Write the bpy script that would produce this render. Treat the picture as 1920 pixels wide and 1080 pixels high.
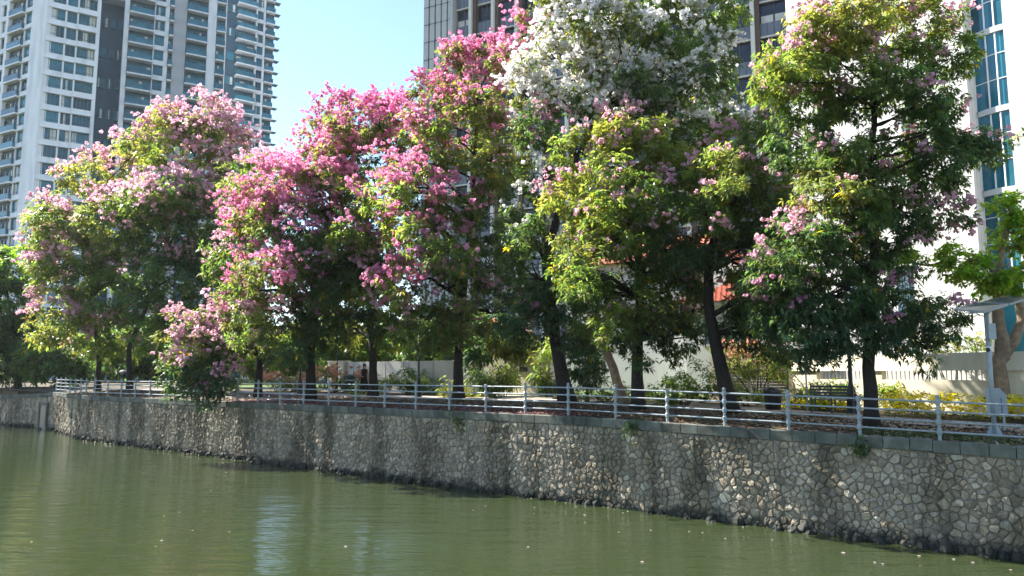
import bpy, math, random
import numpy as np
from mathutils import Vector
for o in list(bpy.data.objects): bpy.data.objects.remove(o)
SC = bpy.context.scene
COL = SC.collection
R = math.radians
rng = np.random.default_rng(7)
random.seed(7)

# ------------------------------------------------------------------ camera, sky, sun, exposure
F = 1400.0; TH = math.atan(160 / F); CT, ST = math.cos(TH), math.sin(TH); EYE = 4.15
cam = bpy.data.cameras.new('camera'); co = bpy.data.objects.new('camera', cam); COL.objects.link(co)
co.location = (0, 0, EYE); co.rotation_euler = (R(90) + TH, 0, 0)
cam.sensor_width = 36; cam.lens = 36 * F / 1920; cam.clip_end = 3000
SC.camera = co
SUN_AZ, SUN_EL = -57.0, 42.0          # azimuth from the view direction (left is negative), elevation
w = bpy.data.worlds.new('World'); SC.world = w; w.use_nodes = True
nt = w.node_tree; sky = nt.nodes.new('ShaderNodeTexSky'); sky.sky_type = 'NISHITA'; sky.sun_disc = False
sky.sun_elevation = R(SUN_EL); sky.sun_rotation = R(SUN_AZ); sky.air_density = 1.0; sky.dust_density = 0.1; sky.ozone_density = 2.2
nt.nodes['Background'].inputs[1].default_value = 0.078
nt.links.new(sky.outputs[0], nt.nodes['Background'].inputs[0])
sl = bpy.data.lights.new('sun', 'SUN'); sl.energy = 5.0; sl.angle = R(0.5); sl.color = (1, 0.955, 0.87)
so = bpy.data.objects.new('sun', sl); COL.objects.link(so)
SD = Vector((math.sin(R(SUN_AZ)) * math.cos(R(SUN_EL)), math.cos(R(SUN_AZ)) * math.cos(R(SUN_EL)), math.sin(R(SUN_EL))))
so.rotation_euler = SD.to_track_quat('Z', 'Y').to_euler(); so.location = (-40, 20, 60)
vs = SC.view_settings; vs.view_transform = 'Standard'; vs.look = 'None'; vs.gamma = 1; vs.exposure = 1.98
SC.cycles.max_bounces = 8; SC.cycles.diffuse_bounces = 5; SC.cycles.glossy_bounces = 3
SC.cycles.transmission_bounces = 4; SC.cycles.transparent_max_bounces = 4
SC.cycles.caustics_reflective = False; SC.cycles.caustics_refractive = False
SC.cycles.use_denoising = True

# ------------------------------------------------------------------ geometry of the place
def ray(px, py):
    u = (px - 960) / F; v = (540 - py) / F
    return np.array([u, CT - v * ST, ST + v * CT])
CAM = np.array([0, 0, EYE])
def P(px, py, Y):
    r = ray(px, py); return CAM + r * (Y / r[1])
# the canal wall runs along direction WD from point W0; offsets go landward along WN
WD = np.array([-1.253, 1.0]) / math.hypot(1.253, 1); WN = np.array([WD[1], -WD[0]])
def wall_pt(y): return np.array([33.02 - 1.253 * y, y])
W0 = wall_pt(13.0); S_CORNER = float(np.dot(wall_pt(48.1) - W0, WD))
C1 = wall_pt(48.1); C2 = np.array([-34.45, 56.6]); C3 = np.array([-42.6, 62.6]); C4 = np.array([-75., 86.])
def sof(y): return (y - 13.0) / WD[1]
def topz(s):                      # top of the coping along the wall
    return float(np.interp(s, [0, sof(17), sof(20.5), sof(25), 80], [2.46, 2.50, 2.63, 2.76, 2.76]))
def gz(s, off):                   # ground height behind the wall
    rise = np.interp(off, [0, .5, 3.2, 12, 60], [-.02, 0, .2, .26, .3])
    return topz(s) + float(rise)
def col_at(px, off):              # plan point at image column px, off metres behind the wall face
    u = (px - 960) / F * CT
    y = (33.02 + off * 1.603) / (1.253 + u); return np.array([u * y, y])
def s_of(p): return float(np.dot(np.asarray(p)[:2] - W0, WD))
def off_of(p): return float(np.dot(np.asarray(p)[:2] - W0, WN))
def ground_at(p): return gz(s_of(p), off_of(p))
def G(px, off):
    p = col_at(px, off); return np.array([p[0], p[1], ground_at(p)])
def SP(s, off, z=None):
    p = W0 + WD * s + WN * off
    return np.array([p[0], p[1], gz(s, off) if z is None else z])

# ------------------------------------------------------------------ materials
def nmat(name):
    m = bpy.data.materials.new(name); m.use_nodes = True
    return m, m.node_tree, m.node_tree.nodes['Principled BSDF']
def mat(name, c, rough=.7, var=.12, scale=4., metal=0., spec=.3, bump=0., bscale=20., dirt=None, dscale=(1, 1, .2), damt=.5, objvar=0.):
    m, t, b = nmat(name); N, L = t.nodes, t.links
    tc = N.new('ShaderNodeTexCoord'); nz = N.new('ShaderNodeTexNoise'); nz.inputs['Scale'].default_value = scale; nz.inputs['Detail'].default_value = 6
    geo = N.new('ShaderNodeNewGeometry')
    L.new(geo.outputs['Position'], nz.inputs['Vector'])
    mr = N.new('ShaderNodeMapRange'); mr.inputs[1].default_value = .3; mr.inputs[2].default_value = .7
    mr.inputs[3].default_value = 1 - var; mr.inputs[4].default_value = 1 + var
    L.new(nz.outputs[0], mr.inputs[0])
    mx = N.new('ShaderNodeVectorMath'); mx.operation = 'SCALE'; mx.inputs[0].default_value = c[:3]
    L.new(mr.outputs[0], mx.inputs['Scale'])
    out = mx.outputs[0]
    if objvar:
        oi = N.new('ShaderNodeObjectInfo'); m2 = N.new('ShaderNodeMapRange'); m2.inputs[3].default_value = 1 - objvar; m2.inputs[4].default_value = 1 + objvar
        L.new(oi.outputs['Random'], m2.inputs[0]); v2 = N.new('ShaderNodeVectorMath'); v2.operation = 'SCALE'
        L.new(out, v2.inputs[0]); L.new(m2.outputs[0], v2.inputs['Scale']); out = v2.outputs[0]
    if dirt:
        mp = N.new('ShaderNodeMapping'); mp.inputs['Scale'].default_value = dscale; L.new(geo.outputs['Position'], mp.inputs[0])
        n2 = N.new('ShaderNodeTexNoise'); n2.inputs['Scale'].default_value = 3; n2.inputs['Detail'].default_value = 5; L.new(mp.outputs[0], n2.inputs['Vector'])
        r2 = N.new('ShaderNodeMapRange'); r2.inputs[1].default_value = .48; r2.inputs[2].default_value = .68; r2.inputs[4].default_value = damt; L.new(n2.outputs[0], r2.inputs[0])
        mm = N.new('ShaderNodeMix'); mm.data_type = 'RGBA'; L.new(r2.outputs[0], mm.inputs[0]); L.new(out, mm.inputs[6]); mm.inputs[7].default_value = (*dirt, 1); out = mm.outputs[2]
    L.new(out, b.inputs['Base Color'])
    b.inputs['Roughness'].default_value = rough; b.inputs['Metallic'].default_value = metal; b.inputs['Specular IOR Level'].default_value = spec
    if bump:
        n3 = N.new('ShaderNodeTexNoise'); n3.inputs['Scale'].default_value = bscale; n3.inputs['Detail'].default_value = 5; L.new(geo.outputs['Position'], n3.inputs['Vector'])
        bp = N.new('ShaderNodeBump'); bp.inputs['Strength'].default_value = bump; bp.inputs['Distance'].default_value = .03
        L.new(n3.outputs[0], bp.inputs['Height']); L.new(bp.outputs[0], b.inputs['Normal'])
    return m
def attr_mat(name, translucent=0., rough=.42, spec=.4, tcol=(1.25, 1.25, .6)):
    m, t, b = nmat(name); N, L = t.nodes, t.links
    a = N.new('ShaderNodeAttribute'); a.attribute_name = 'col'
    L.new(a.outputs['Color'], b.inputs['Base Color']); b.inputs['Roughness'].default_value = rough; b.inputs['Specular IOR Level'].default_value = spec
    if translucent:
        v = N.new('ShaderNodeVectorMath'); v.operation = 'MULTIPLY'; v.inputs[1].default_value = tcol; L.new(a.outputs['Color'], v.inputs[0])
        tr = N.new('ShaderNodeBsdfTranslucent'); L.new(v.outputs[0], tr.inputs[0])
        mx = N.new('ShaderNodeMixShader'); mx.inputs[0].default_value = translucent
        L.new(b.outputs[0], mx.inputs[1]); L.new(tr.outputs[0], mx.inputs[2]); L.new(mx.outputs[0], N['Material Output'].inputs[0])
    return m
def stone_mat():
    m, t, b = nmat('rubble_stone'); N, L = t.nodes, t.links
    a = N.new('ShaderNodeAttribute'); a.attribute_name = 'col'; g = N.new('ShaderNodeNewGeometry')
    nz = N.new('ShaderNodeTexNoise'); nz.inputs['Scale'].default_value = 9; nz.inputs['Detail'].default_value = 8; nz.inputs['Roughness'].default_value = .7; L.new(g.outputs['Position'], nz.inputs['Vector'])
    mr = N.new('ShaderNodeMapRange'); mr.inputs[1].default_value = .3; mr.inputs[2].default_value = .7; mr.inputs[3].default_value = .62; mr.inputs[4].default_value = 1.3; L.new(nz.outputs[0], mr.inputs[0])
    v = N.new('ShaderNodeVectorMath'); v.operation = 'SCALE'; L.new(a.outputs['Color'], v.inputs[0]); L.new(mr.outputs[0], v.inputs['Scale'])
    # run-down stains: noise stretched downwards
    mp = N.new('ShaderNodeMapping'); mp.inputs['Scale'].default_value = (1, 1, .16); L.new(g.outputs['Position'], mp.inputs[0])
    n2 = N.new('ShaderNodeTexNoise'); n2.inputs['Scale'].default_value = .8; n2.inputs['Detail'].default_value = 6; n2.inputs['Roughness'].default_value = .65; L.new(mp.outputs[0], n2.inputs['Vector'])
    r2 = N.new('ShaderNodeMapRange'); r2.inputs[1].default_value = .44; r2.inputs[2].default_value = .60; r2.inputs[4].default_value = .92; L.new(n2.outputs[0], r2.inputs[0])
    mm = N.new('ShaderNodeMix'); mm.data_type = 'RGBA'; L.new(r2.outputs[0], mm.inputs[0]); L.new(v.outputs[0], mm.inputs[6]); mm.blend_type = 'MULTIPLY'; mm.inputs[7].default_value = (.36, .36, .33, 1)
    # algae and wet line just above the water
    sx = N.new('ShaderNodeSeparateXYZ'); L.new(g.outputs['Position'], sx.inputs[0])
    n4 = N.new('ShaderNodeTexNoise'); n4.inputs['Scale'].default_value = 2.2; n4.inputs['Detail'].default_value = 4; L.new(g.outputs['Position'], n4.inputs['Vector'])
    ad = N.new('ShaderNodeMath'); ad.operation = 'MULTIPLY_ADD'; ad.inputs[1].default_value = -1.1; L.new(n4.outputs[0], ad.inputs[0]); L.new(sx.outputs[2], ad.inputs[2])
    r4 = N.new('ShaderNodeMapRange'); r4.inputs[1].default_value = -.48; r4.inputs[2].default_value = -.2; r4.inputs[3].default_value = .85; r4.inputs[4].default_value = 0; L.new(ad.outputs[0], r4.inputs[0])
    m3 = N.new('ShaderNodeMix'); m3.data_type = 'RGBA'; L.new(r4.outputs[0], m3.inputs[0]); L.new(mm.outputs[2], m3.inputs[6]); m3.inputs[7].default_value = (.022, .026, .02, 1)
    L.new(m3.outputs[2], b.inputs['Base Color']); b.inputs['Roughness'].default_value = .85; b.inputs['Specular IOR Level'].default_value = .2
    n3 = N.new('ShaderNodeTexNoise'); n3.inputs['Scale'].default_value = 22; n3.inputs['Detail'].default_value = 6; L.new(g.outputs['Position'], n3.inputs['Vector'])
    bp = N.new('ShaderNodeBump'); bp.inputs['Strength'].default_value = .7; bp.inputs['Distance'].default_value = .03; L.new(n3.outputs[0], bp.inputs['Height']); L.new(bp.outputs[0], b.inputs['Normal'])
    return m
def water_mat():
    m, t, b = nmat('canal_water'); N, L = t.nodes, t.links
    g = N.new('ShaderNodeNewGeometry')
    b.inputs['Base Color'].default_value = (.029, .040, .0155, 1); b.inputs['Roughness'].default_value = .02; b.inputs['IOR'].default_value = 1.45; b.inputs['Specular IOR Level'].default_value = .5
    hs = []
    for sc, st, det in ((1.0, (.5, 2.0, 1), 2), (3.6, (.6, 2.0, 1), 3)):
        mp = N.new('ShaderNodeMapping'); mp.inputs['Scale'].default_value = st; mp.inputs['Rotation'].default_value = (0, 0, R(4)); L.new(g.outputs['Position'], mp.inputs[0])
        n = N.new('ShaderNodeTexNoise'); n.inputs['Scale'].default_value = sc; n.inputs['Detail'].default_value = det; L.new(mp.outputs[0], n.inputs['Vector']); hs.append(n.outputs[0])
    ad = N.new('ShaderNodeMath'); ad.operation = 'MULTIPLY_ADD'; ad.inputs[1].default_value = .34; L.new(hs[1], ad.inputs[0]); L.new(hs[0], ad.inputs[2])
    # calmer and rougher patches of water
    n5 = N.new('ShaderNodeTexNoise'); n5.inputs['Scale'].default_value = .12; L.new(g.outputs['Position'], n5.inputs['Vector'])
    r5 = N.new('ShaderNodeMapRange'); r5.inputs[1].default_value = .35; r5.inputs[2].default_value = .65; r5.inputs[3].default_value = .45; r5.inputs[4].default_value = .75; L.new(n5.outputs[0], r5.inputs[0])
    bp = N.new('ShaderNodeBump'); bp.inputs['Distance'].default_value = .088; L.new(r5.outputs[0], bp.inputs['Strength']); L.new(ad.outputs[0], bp.inputs['Height']); L.new(bp.outputs[0], b.inputs['Normal'])
    return m
def glass_mat(name, c, ov=.5, rough=.06):
    m = mat(name, c, rough=rough, var=.25, scale=.7, spec=.45, objvar=ov); return m

M = dict(
    leaf=attr_mat('leaf', .58, tcol=(1.7, 1.7, .7)), petal=attr_mat('petal', .52, .6, .15, (1.1, 1.05, 1.05)), litter=attr_mat('fallen_leaves', .1),
    bark=mat('dark_bark', (.026, .021, .018), .9, .35, 9, bump=.9, bscale=14), palebark=mat('pale_bark', (.24, .17, .11), .9, .3, 7, bump=.9, bscale=10, dirt=(.08, .05, .035)),
    stone=stone_mat(), mortar=mat('wall_mortar', (.135, .122, .098), .95, .35, 5, bump=.9, dirt=(.06, .057, .046)),
    coping=mat('mossy_concrete', (.115, .12, .098), .9, .3, 3, bump=.5, bscale=30, dirt=(.04, .043, .038), dscale=(.5, .5, .2), damt=.9, objvar=.25),
    rail=mat('painted_rail', (.27, .31, .33), .45, .12, 6, spec=.4, dirt=(.22, .22, .2), dscale=(3, 3, 2), damt=.5),
    water=water_mat(),
    soil=mat('leafy_soil', (.075, .052, .036), .95, .4, 5, bump=.8, bscale=18, dirt=(.06, .085, .03), dscale=(.35, .35, .35), damt=.8),
    path=mat('path_paving', (.42, .34, .28), .9, .14, 6, bump=.2),
    lawn=mat('lawn', (.07, .11, .03), .95, .3, 3, bump=.8, bscale=30),
    white=mat('white_render', (.56, .555, .54), .8, .04, .6, dirt=(.62, .61, .57), dscale=(.6, .6, .1), damt=.5),
    towerwhite=mat('tower_paint', (.74, .76, .78), .8, .05, .3, dirt=(.5, .52, .55), dscale=(.2, .2, .04), damt=.6),
    towergrey=mat('tower_grey_paint', (.42, .43, .45), .8, .05, .3),
    towerdark=mat('tower_dark_blue', (.04, .085, .125), .6, .15, .5),  # dark blue tone for recess sheets, balcony backs and panel joints
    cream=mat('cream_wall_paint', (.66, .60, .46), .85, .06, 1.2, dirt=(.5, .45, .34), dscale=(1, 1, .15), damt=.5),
    creamshade=mat('shaded_cream_paint', (.55, .54, .49), .85, .06, 1.2, dirt=(.4, .4, .36), dscale=(1, 1, .15), damt=.5),  # shaded copy of cream: shade mixed into the panelled and courtyard wall colour
    fin=mat('pale_stone_fin', (.60, .58, .52), .7, .05, 1), panel=mat('grey_facade_panel', (.42, .43, .42), .6, .08, 1), brown=mat('bronze_reveal', (.10, .065, .05), .5, .1, 1),
    dglass=glass_mat('dark_glazing', (.010, .018, .034), .4, .22), tglass=glass_mat('tower_glazing', (.016, .115, .165), .6), bglass=glass_mat('blue_glazing', (.02, .12, .17), .5),
    bal=glass_mat('balustrade_glass', (.035, .14, .19), .35, .1), balpanel=mat('balustrade_panel', (.12, .14, .18), .35, .1, 2, spec=.6),
    frame=mat('window_frame', (.10, .17, .18), .5, .1, 1), wframe=mat('white_window_frame', (.7, .71, .72), .5, .05, 1), curtain=mat('pale_curtain', (.55, .55, .52), .9, .1, 2),
    black=mat('black_iron_and_shade', (.012, .012, .014), .45, .2, 5, spec=.5), tile=mat('red_roof_tile', (.40, .12, .07), .8, .25, 4), slat=mat('grey_slat', (.16, .16, .17), .6, .15, 3),
    steel=mat('galvanised_steel', (.30, .34, .36), .45, .1, 3, spec=.5), solar=mat('solar_panel_underside', (.20, .23, .23), .4, .1, 2), cell=mat('solar_cells', (.02, .03, .06), .2, .1, 2, spec=.7),
    shutter=mat('blue_shutter', (.09, .15, .20), .6, .1, 3), skin=mat('skin', (.35, .2, .14), .6, .05, 5), cloth=mat('black_cloth', (.010, .011, .014), .9, .2, 9), hair=mat('dark_hair', (.008, .007, .006), .5, .2, 30),
    bin=mat('dark_green_bin', (.012, .03, .026), .5, .15, 4, spec=.5), pave=mat('pale_concrete', (.52, .49, .44), .9, .1, 2), umb=mat('dark_umbrella_cloth', (.012, .014, .02), .7, .1, 5),
)
MATS = M

# ------------------------------------------------------------------ object helpers
def tag(o, label=None, cat=None, group=None, kind=None):
    if label: o['label'] = label
    if cat: o['category'] = cat
    if group: o['group'] = group
    if kind: o['kind'] = kind
    return o
def empty(name, loc, label=None, cat=None, group=None):
    o = bpy.data.objects.new(name, None); COL.objects.link(o); o.location = loc; o.empty_display_size = .3
    return tag(o, label, cat, group)
def wloc(o):
    v = np.zeros(3)
    while o is not None:
        v += np.array(o.location); o = o.parent
    return v
def link(name, me, parent=None, loc=None):
    o = bpy.data.objects.new(name, me); COL.objects.link(o)
    if parent: o.parent = parent
    if loc is not None: o.location = loc
    return o
def raw_mesh(name, V, nper, mats, cols=None, smooth=False, idx=None):
    """fast mesh of equal polygons: V (n,3); faces use consecutive nper vertices, or idx (m,nper)"""
    V = np.asarray(V, np.float32); me = bpy.data.meshes.new(name); n = len(V)
    if idx is None: idx = np.arange(n, dtype=np.int32).reshape(-1, nper)
    idx = np.asarray(idx, np.int32); m = len(idx)
    me.vertices.add(n); me.vertices.foreach_set('co', V.ravel())
    me.loops.add(m * nper); me.loops.foreach_set('vertex_index', idx.ravel())
    me.polygons.add(m); me.polygons.foreach_set('loop_start', np.arange(m, dtype=np.int32) * nper)
    if cols is not None:
        a = me.color_attributes.new('col', 'FLOAT_COLOR', 'POINT'); c = np.ones((n, 4), np.float32); c[:, :3] = cols; a.data.foreach_set('color', c.ravel())
    for mm in mats: me.materials.append(mm)
    me.update(calc_edges=True); me.validate()
    if smooth: me.polygons.foreach_set('use_smooth', np.ones(m, bool))
    return me
class MB:
    def __init__(s): s.v = []; s.f = []; s.m = []; s.c = []
    def add(s, V, Fs, mi=0, c=None):
        o = len(s.v); s.v += [tuple(map(float, p)) for p in V]
        for f in Fs: s.f.append(tuple(o + i for i in f)); s.m.append(mi)
        if c is not None: s.c += [c] * len(V)
        return s
    def hexa(s, c8, mi=0):
        return s.add(c8, [(0, 3, 2, 1), (4, 5, 6, 7), (0, 1, 5, 4), (1, 2, 6, 5), (2, 3, 7, 6), (3, 0, 4, 7)], mi)
    def box(s, x0, x1, y0, y1, z0, z1, mi=0):
        return s.hexa([(x0, y0, z0), (x1, y0, z0), (x1, y1, z0), (x0, y1, z0), (x0, y0, z1), (x1, y0, z1), (x1, y1, z1), (x0, y1, z1)], mi)
    def fbox(s, fr, a0, a1, z0, z1, d0, d1, mi=0):
        q = [fr.pt(a, z, d) for z in (z0, z1) for a, d in ((a0, d0), (a1, d0), (a1, d1), (a0, d1))]
        return s.hexa(q, mi)
    def tube(s, pts, rs, n=8, mi=0, cap=True):
        pts = [np.asarray(p, float) for p in pts]; rings = []; ref = None
        for i, p in enumerate(pts):
            t = pts[min(i + 1, len(pts) - 1)] - pts[max(i - 1, 0)]; t = t / (np.linalg.norm(t) + 1e-9)
            if ref is None: ref = np.array([1., 0, 0]) if abs(t[0]) < .8 else np.array([0, 1., 0])
            a = np.cross(t, ref); a /= np.linalg.norm(a) + 1e-9; b = np.cross(t, a); ref = np.cross(a, t)
            r = rs[i] if hasattr(rs, '__len__') else rs
            rings.append([p + r * (math.cos(2 * math.pi * k / n) * a + math.sin(2 * math.pi * k / n) * b) for k in range(n)])
        V = [q for rg in rings for q in rg]; Fs = []
        for i in range(len(pts) - 1):
            for k in range(n):
                k2 = (k + 1) % n; Fs.append((i * n + k, i * n + k2, (i + 1) * n + k2, (i + 1) * n + k))
        if cap: Fs.append(tuple(range(n - 1, -1, -1))); Fs.append(tuple((len(pts) - 1) * n + k for k in range(n)))
        return s.add(V, Fs, mi)
    def lathe(s, c, prof, n=10, mi=0):
        return s.tube([np.array([c[0], c[1], c[2] + z]) for r, z in prof], [r for r, z in prof], n, mi)
    def ball(s, c, r, n=8, mi=0, k=5):
        return s.lathe(c, [(max(r * math.sin(math.pi * i / k), r * .05), -r * math.cos(math.pi * i / k)) for i in range(k + 1)], n, mi)
    def mesh(s, name, mats, origin=(0, 0, 0), smooth=False):
        me = bpy.data.meshes.new(name); O = np.asarray(origin, float)
        me.from_pydata([tuple(np.array(p) - O) for p in s.v], [], s.f)
        for m in mats: me.materials.append(MATS[m] if isinstance(m, str) else m)
        me.polygons.foreach_set('material_index', s.m)
        if smooth: me.polygons.foreach_set('use_smooth', [True] * len(s.f))
        if s.c:
            a = me.color_attributes.new('col', 'FLOAT_COLOR', 'POINT'); a.data.foreach_set('color', np.array([(*c, 1) for c in s.c], np.float32).ravel())
        me.update(); return me
    def build(s, name, mats, parent=None, smooth=False):
        if isinstance(mats, (str, bpy.types.Material)): mats = [mats]
        o = wloc(parent) if parent else (0, 0, 0)
        return link(name, s.mesh(name, mats, o, smooth), parent)
class Fac:
    """a vertical facade plane: a runs along it, d sticks out of it"""
    def __init__(s, p0, ang=None, e=None):
        s.p = np.asarray(p0, float)[:2]; s.e = np.array([math.sin(R(ang)), math.cos(R(ang))]) if e is None else np.asarray(e, float)
        n = np.array([s.e[1], -s.e[0]]); s.n = n if np.dot(n, -s.p) > 0 else -n
    def pt(s, a, z, d=0): q = s.p + s.e * a + s.n * d; return (q[0], q[1], z)
    def az(s, px, py):
        r = ray(px, py); t = np.dot(s.p, s.n) / np.dot(r[:2], s.n); q = r * t
        return float(np.dot(q[:2] - s.p, s.e)), float(q[2] + EYE)
    def a(s, px, py=120): return s.az(px, py)[0]

# ------------------------------------------------------------------ water and ground
def sheet(name, poly, z, m, kind='structure'):
    b = MB(); b.add([(x, y, z) for x, y in poly], [tuple(range(len(poly)))]); o = b.build(name, m); tag(o, kind=kind); return o
wt = sheet('canal_water', [(-400, -120), (300, -120), (300, 200), (-400, 200)], 0.0, 'water')
tag(wt, 'murky green canal water below the stone wall', 'water')
gb = MB(); S_ = list(np.linspace(-40, S_CORNER, 60)); OF = [.3, .8, 1.5, 2.4, 3.2, 4.5, 6, 8, 12, 30, 60, 150, 300]
grid = [[SP(s, o) for o in OF] for s in S_]
for q, t2 in ((C2, .35), (C3, .7), (C4, 1.), (C4 + np.array([-200., 120.]), 1.)):
    row = []
    for o in OF:
        d = np.array([WN[0] * (1 - t2 * .35), WN[1]]); d /= np.linalg.norm(d); p = q + d * o; row.append(np.array([p[0], p[1], 2.76 + np.interp(o, [0, .5, 3.2, 12, 60], [-.02, 0, .2, .26, .3])]))
    grid.append(row)
V = [p for r_ in grid for p in r_]; nO = len(OF)
gb.add(V, [(i * nO + j, i * nO + j + 1, (i + 1) * nO + j + 1, (i + 1) * nO + j) for i in range(len(grid) - 1) for j in range(nO - 1)])
tag(gb.build('ground', 'soil', smooth=True), 'leaf strewn soil verge behind the canal wall', 'ground', kind='structure')
def ribbon(name, pts, hw, lift, m, label, cat):
    b = MB(); V = []
    for s, o, h in pts: V += [SP(s, o - h), SP(s, o), SP(s, o + h)]
    V = [(p[0], p[1], p[2] + lift) for p in V]; n = len(pts)
    b.add(V, [f for i in range(n - 1) for f in ((3 * i, 3 * i + 1, 3 * i + 4, 3 * i + 3), (3 * i + 1, 3 * i + 2, 3 * i + 5, 3 * i + 4))])
    return tag(b.build(name, m), label, cat, kind='structure')
def path_off(s): return float(np.interp(s, [0, 10, 16, 60], [3.5, 3.6, 5.6, 5.8]))
ribbon('path', [(s, path_off(s), .95) for s in np.linspace(-15, S_CORNER + 4, 50)], 1, .03, 'path', 'pinkish paved footpath along the row of trees', 'path')
ribbon('lawn', [(s, 18.0, 6.6) for s in np.linspace(18, S_CORNER + 20, 40)], 1, .05, 'lawn', 'sunlit lawn beyond the pale boundary wall', 'lawn')

# ------------------------------------------------------------------ rubble canal wall
def clip(poly, mx, my, nx, ny):
    out = []; n = len(poly)
    for i in range(n):
        p, q = poly[i], poly[(i + 1) % n]; dp = (p[0] - mx) * nx + (p[1] - my) * ny; dq = (q[0] - mx) * nx + (q[1] - my) * ny
        if dp <= 0: out.append(p)
        if dp * dq < 0:
            t = dp / (dp - dq); out.append((p[0] + (q[0] - p[0]) * t, p[1] + (q[1] - p[1]) * t))
    return out
def voronoi(L, Hf, size, seed):
    r = np.random.default_rng(seed); pts = []; nj = int(round(2.62 / size)); ni = int(L / size)
    for i in range(ni):
        for j in range(nj):
            if r.random() < .16: continue
            pts.append(((i + .5 + (.25 if j % 2 else -.25) + r.uniform(-.42, .42)) * size, -.2 + (j + .5 + r.uniform(-.4, .4)) * 2.62 / nj))
            if r.random() < .2: pts.append((pts[-1][0] + r.uniform(-.13, .13), pts[-1][1] + r.uniform(-.12, .12) + .03))
    pts = np.array(pts); pts = pts[np.argsort(pts[:, 0])]; cells = []
    for i, (x, y) in enumerate(pts):
        lo = np.searchsorted(pts[:, 0], x - .95); hi = np.searchsorted(pts[:, 0], x + .95); q = pts[lo:hi]; d = np.hypot(q[:, 0] - x, q[:, 1] - y); od = np.argsort(d)[1:19]
        poly = [(x - .5, y - .5), (x + .5, y - .5), (x + .5, y + .5), (x - .5, y + .5)]
        for k in od:
            if d[k] < .02: continue
            poly = clip(poly, (x + q[k, 0]) / 2, (y + q[k, 1]) / 2, q[k, 0] - x, q[k, 1] - y)
            if len(poly) < 3: break
        top = Hf(x); poly = clip(poly, 0, top, 0, 1) if len(poly) > 2 else poly
        poly = clip(poly, 0, 0, -1, 0) if len(poly) > 2 else poly; poly = clip(poly, L, 0, 1, 0) if len(poly) > 2 else poly
        if len(poly) > 2: cells.append(poly)
    return cells
def stone_geo(poly, fr, r):
    P_ = np.array(poly); c = P_.mean(0); n = len(P_)
    ar = .5 * abs(sum(P_[i][0] * P_[(i + 1) % n][1] - P_[(i + 1) % n][0] * P_[i][1] for i in range(n)))
    if ar < .004: return None
    ring = []
    for i in range(n):                      # chamfer the corners
        a, b_, d = P_[i - 1], P_[i], P_[(i + 1) % n]
        ring += [b_ + (a - b_) * r.uniform(.06, .26), b_ + (d - b_) * r.uniform(.06, .26)]
    ring = np.array(ring); size = math.sqrt(ar); gap = min(.011, size * .06)
    sc = 1 - gap / (size * .5); outer = c + (ring - c) * sc; mid = c + (ring - c) * sc * r.uniform(.87, .93) + r.normal(0, .005, ring.shape)
    h = r.uniform(.015, .05) * min(1.2, size / .2); tx, ty = r.normal(0, .18, 2)
    V = [fr.pt(p[0], p[1], -.015) for p in outer]
    V += [fr.pt(p[0], p[1], h * .72 + tx * (p[0] - c[0]) * .6 + ty * (p[1] - c[1]) * .6 + r.normal(0, .006)) for p in mid]
    V += [fr.pt(c[0], c[1], h)]; m = len(ring)
    Fs = [(i, (i + 1) % m, m + (i + 1) % m, m + i) for i in range(m)] + [(m + i, m + (i + 1) % m, 2 * m) for i in range(m)]
    base = np.array(random.choice([(.33, .275, .20), (.37, .315, .235), (.28, .24, .185), (.40, .35, .275), (.24, .21, .165), (.32, .285, .23)])) * r.uniform(.8, 1.06) * np.array((1.12, 1.08, 1.03))
    if r.random() < .035: base = np.array((.50, .44, .33)) * r.uniform(.8, 1.1)
    return V, Fs, tuple(base)
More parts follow.
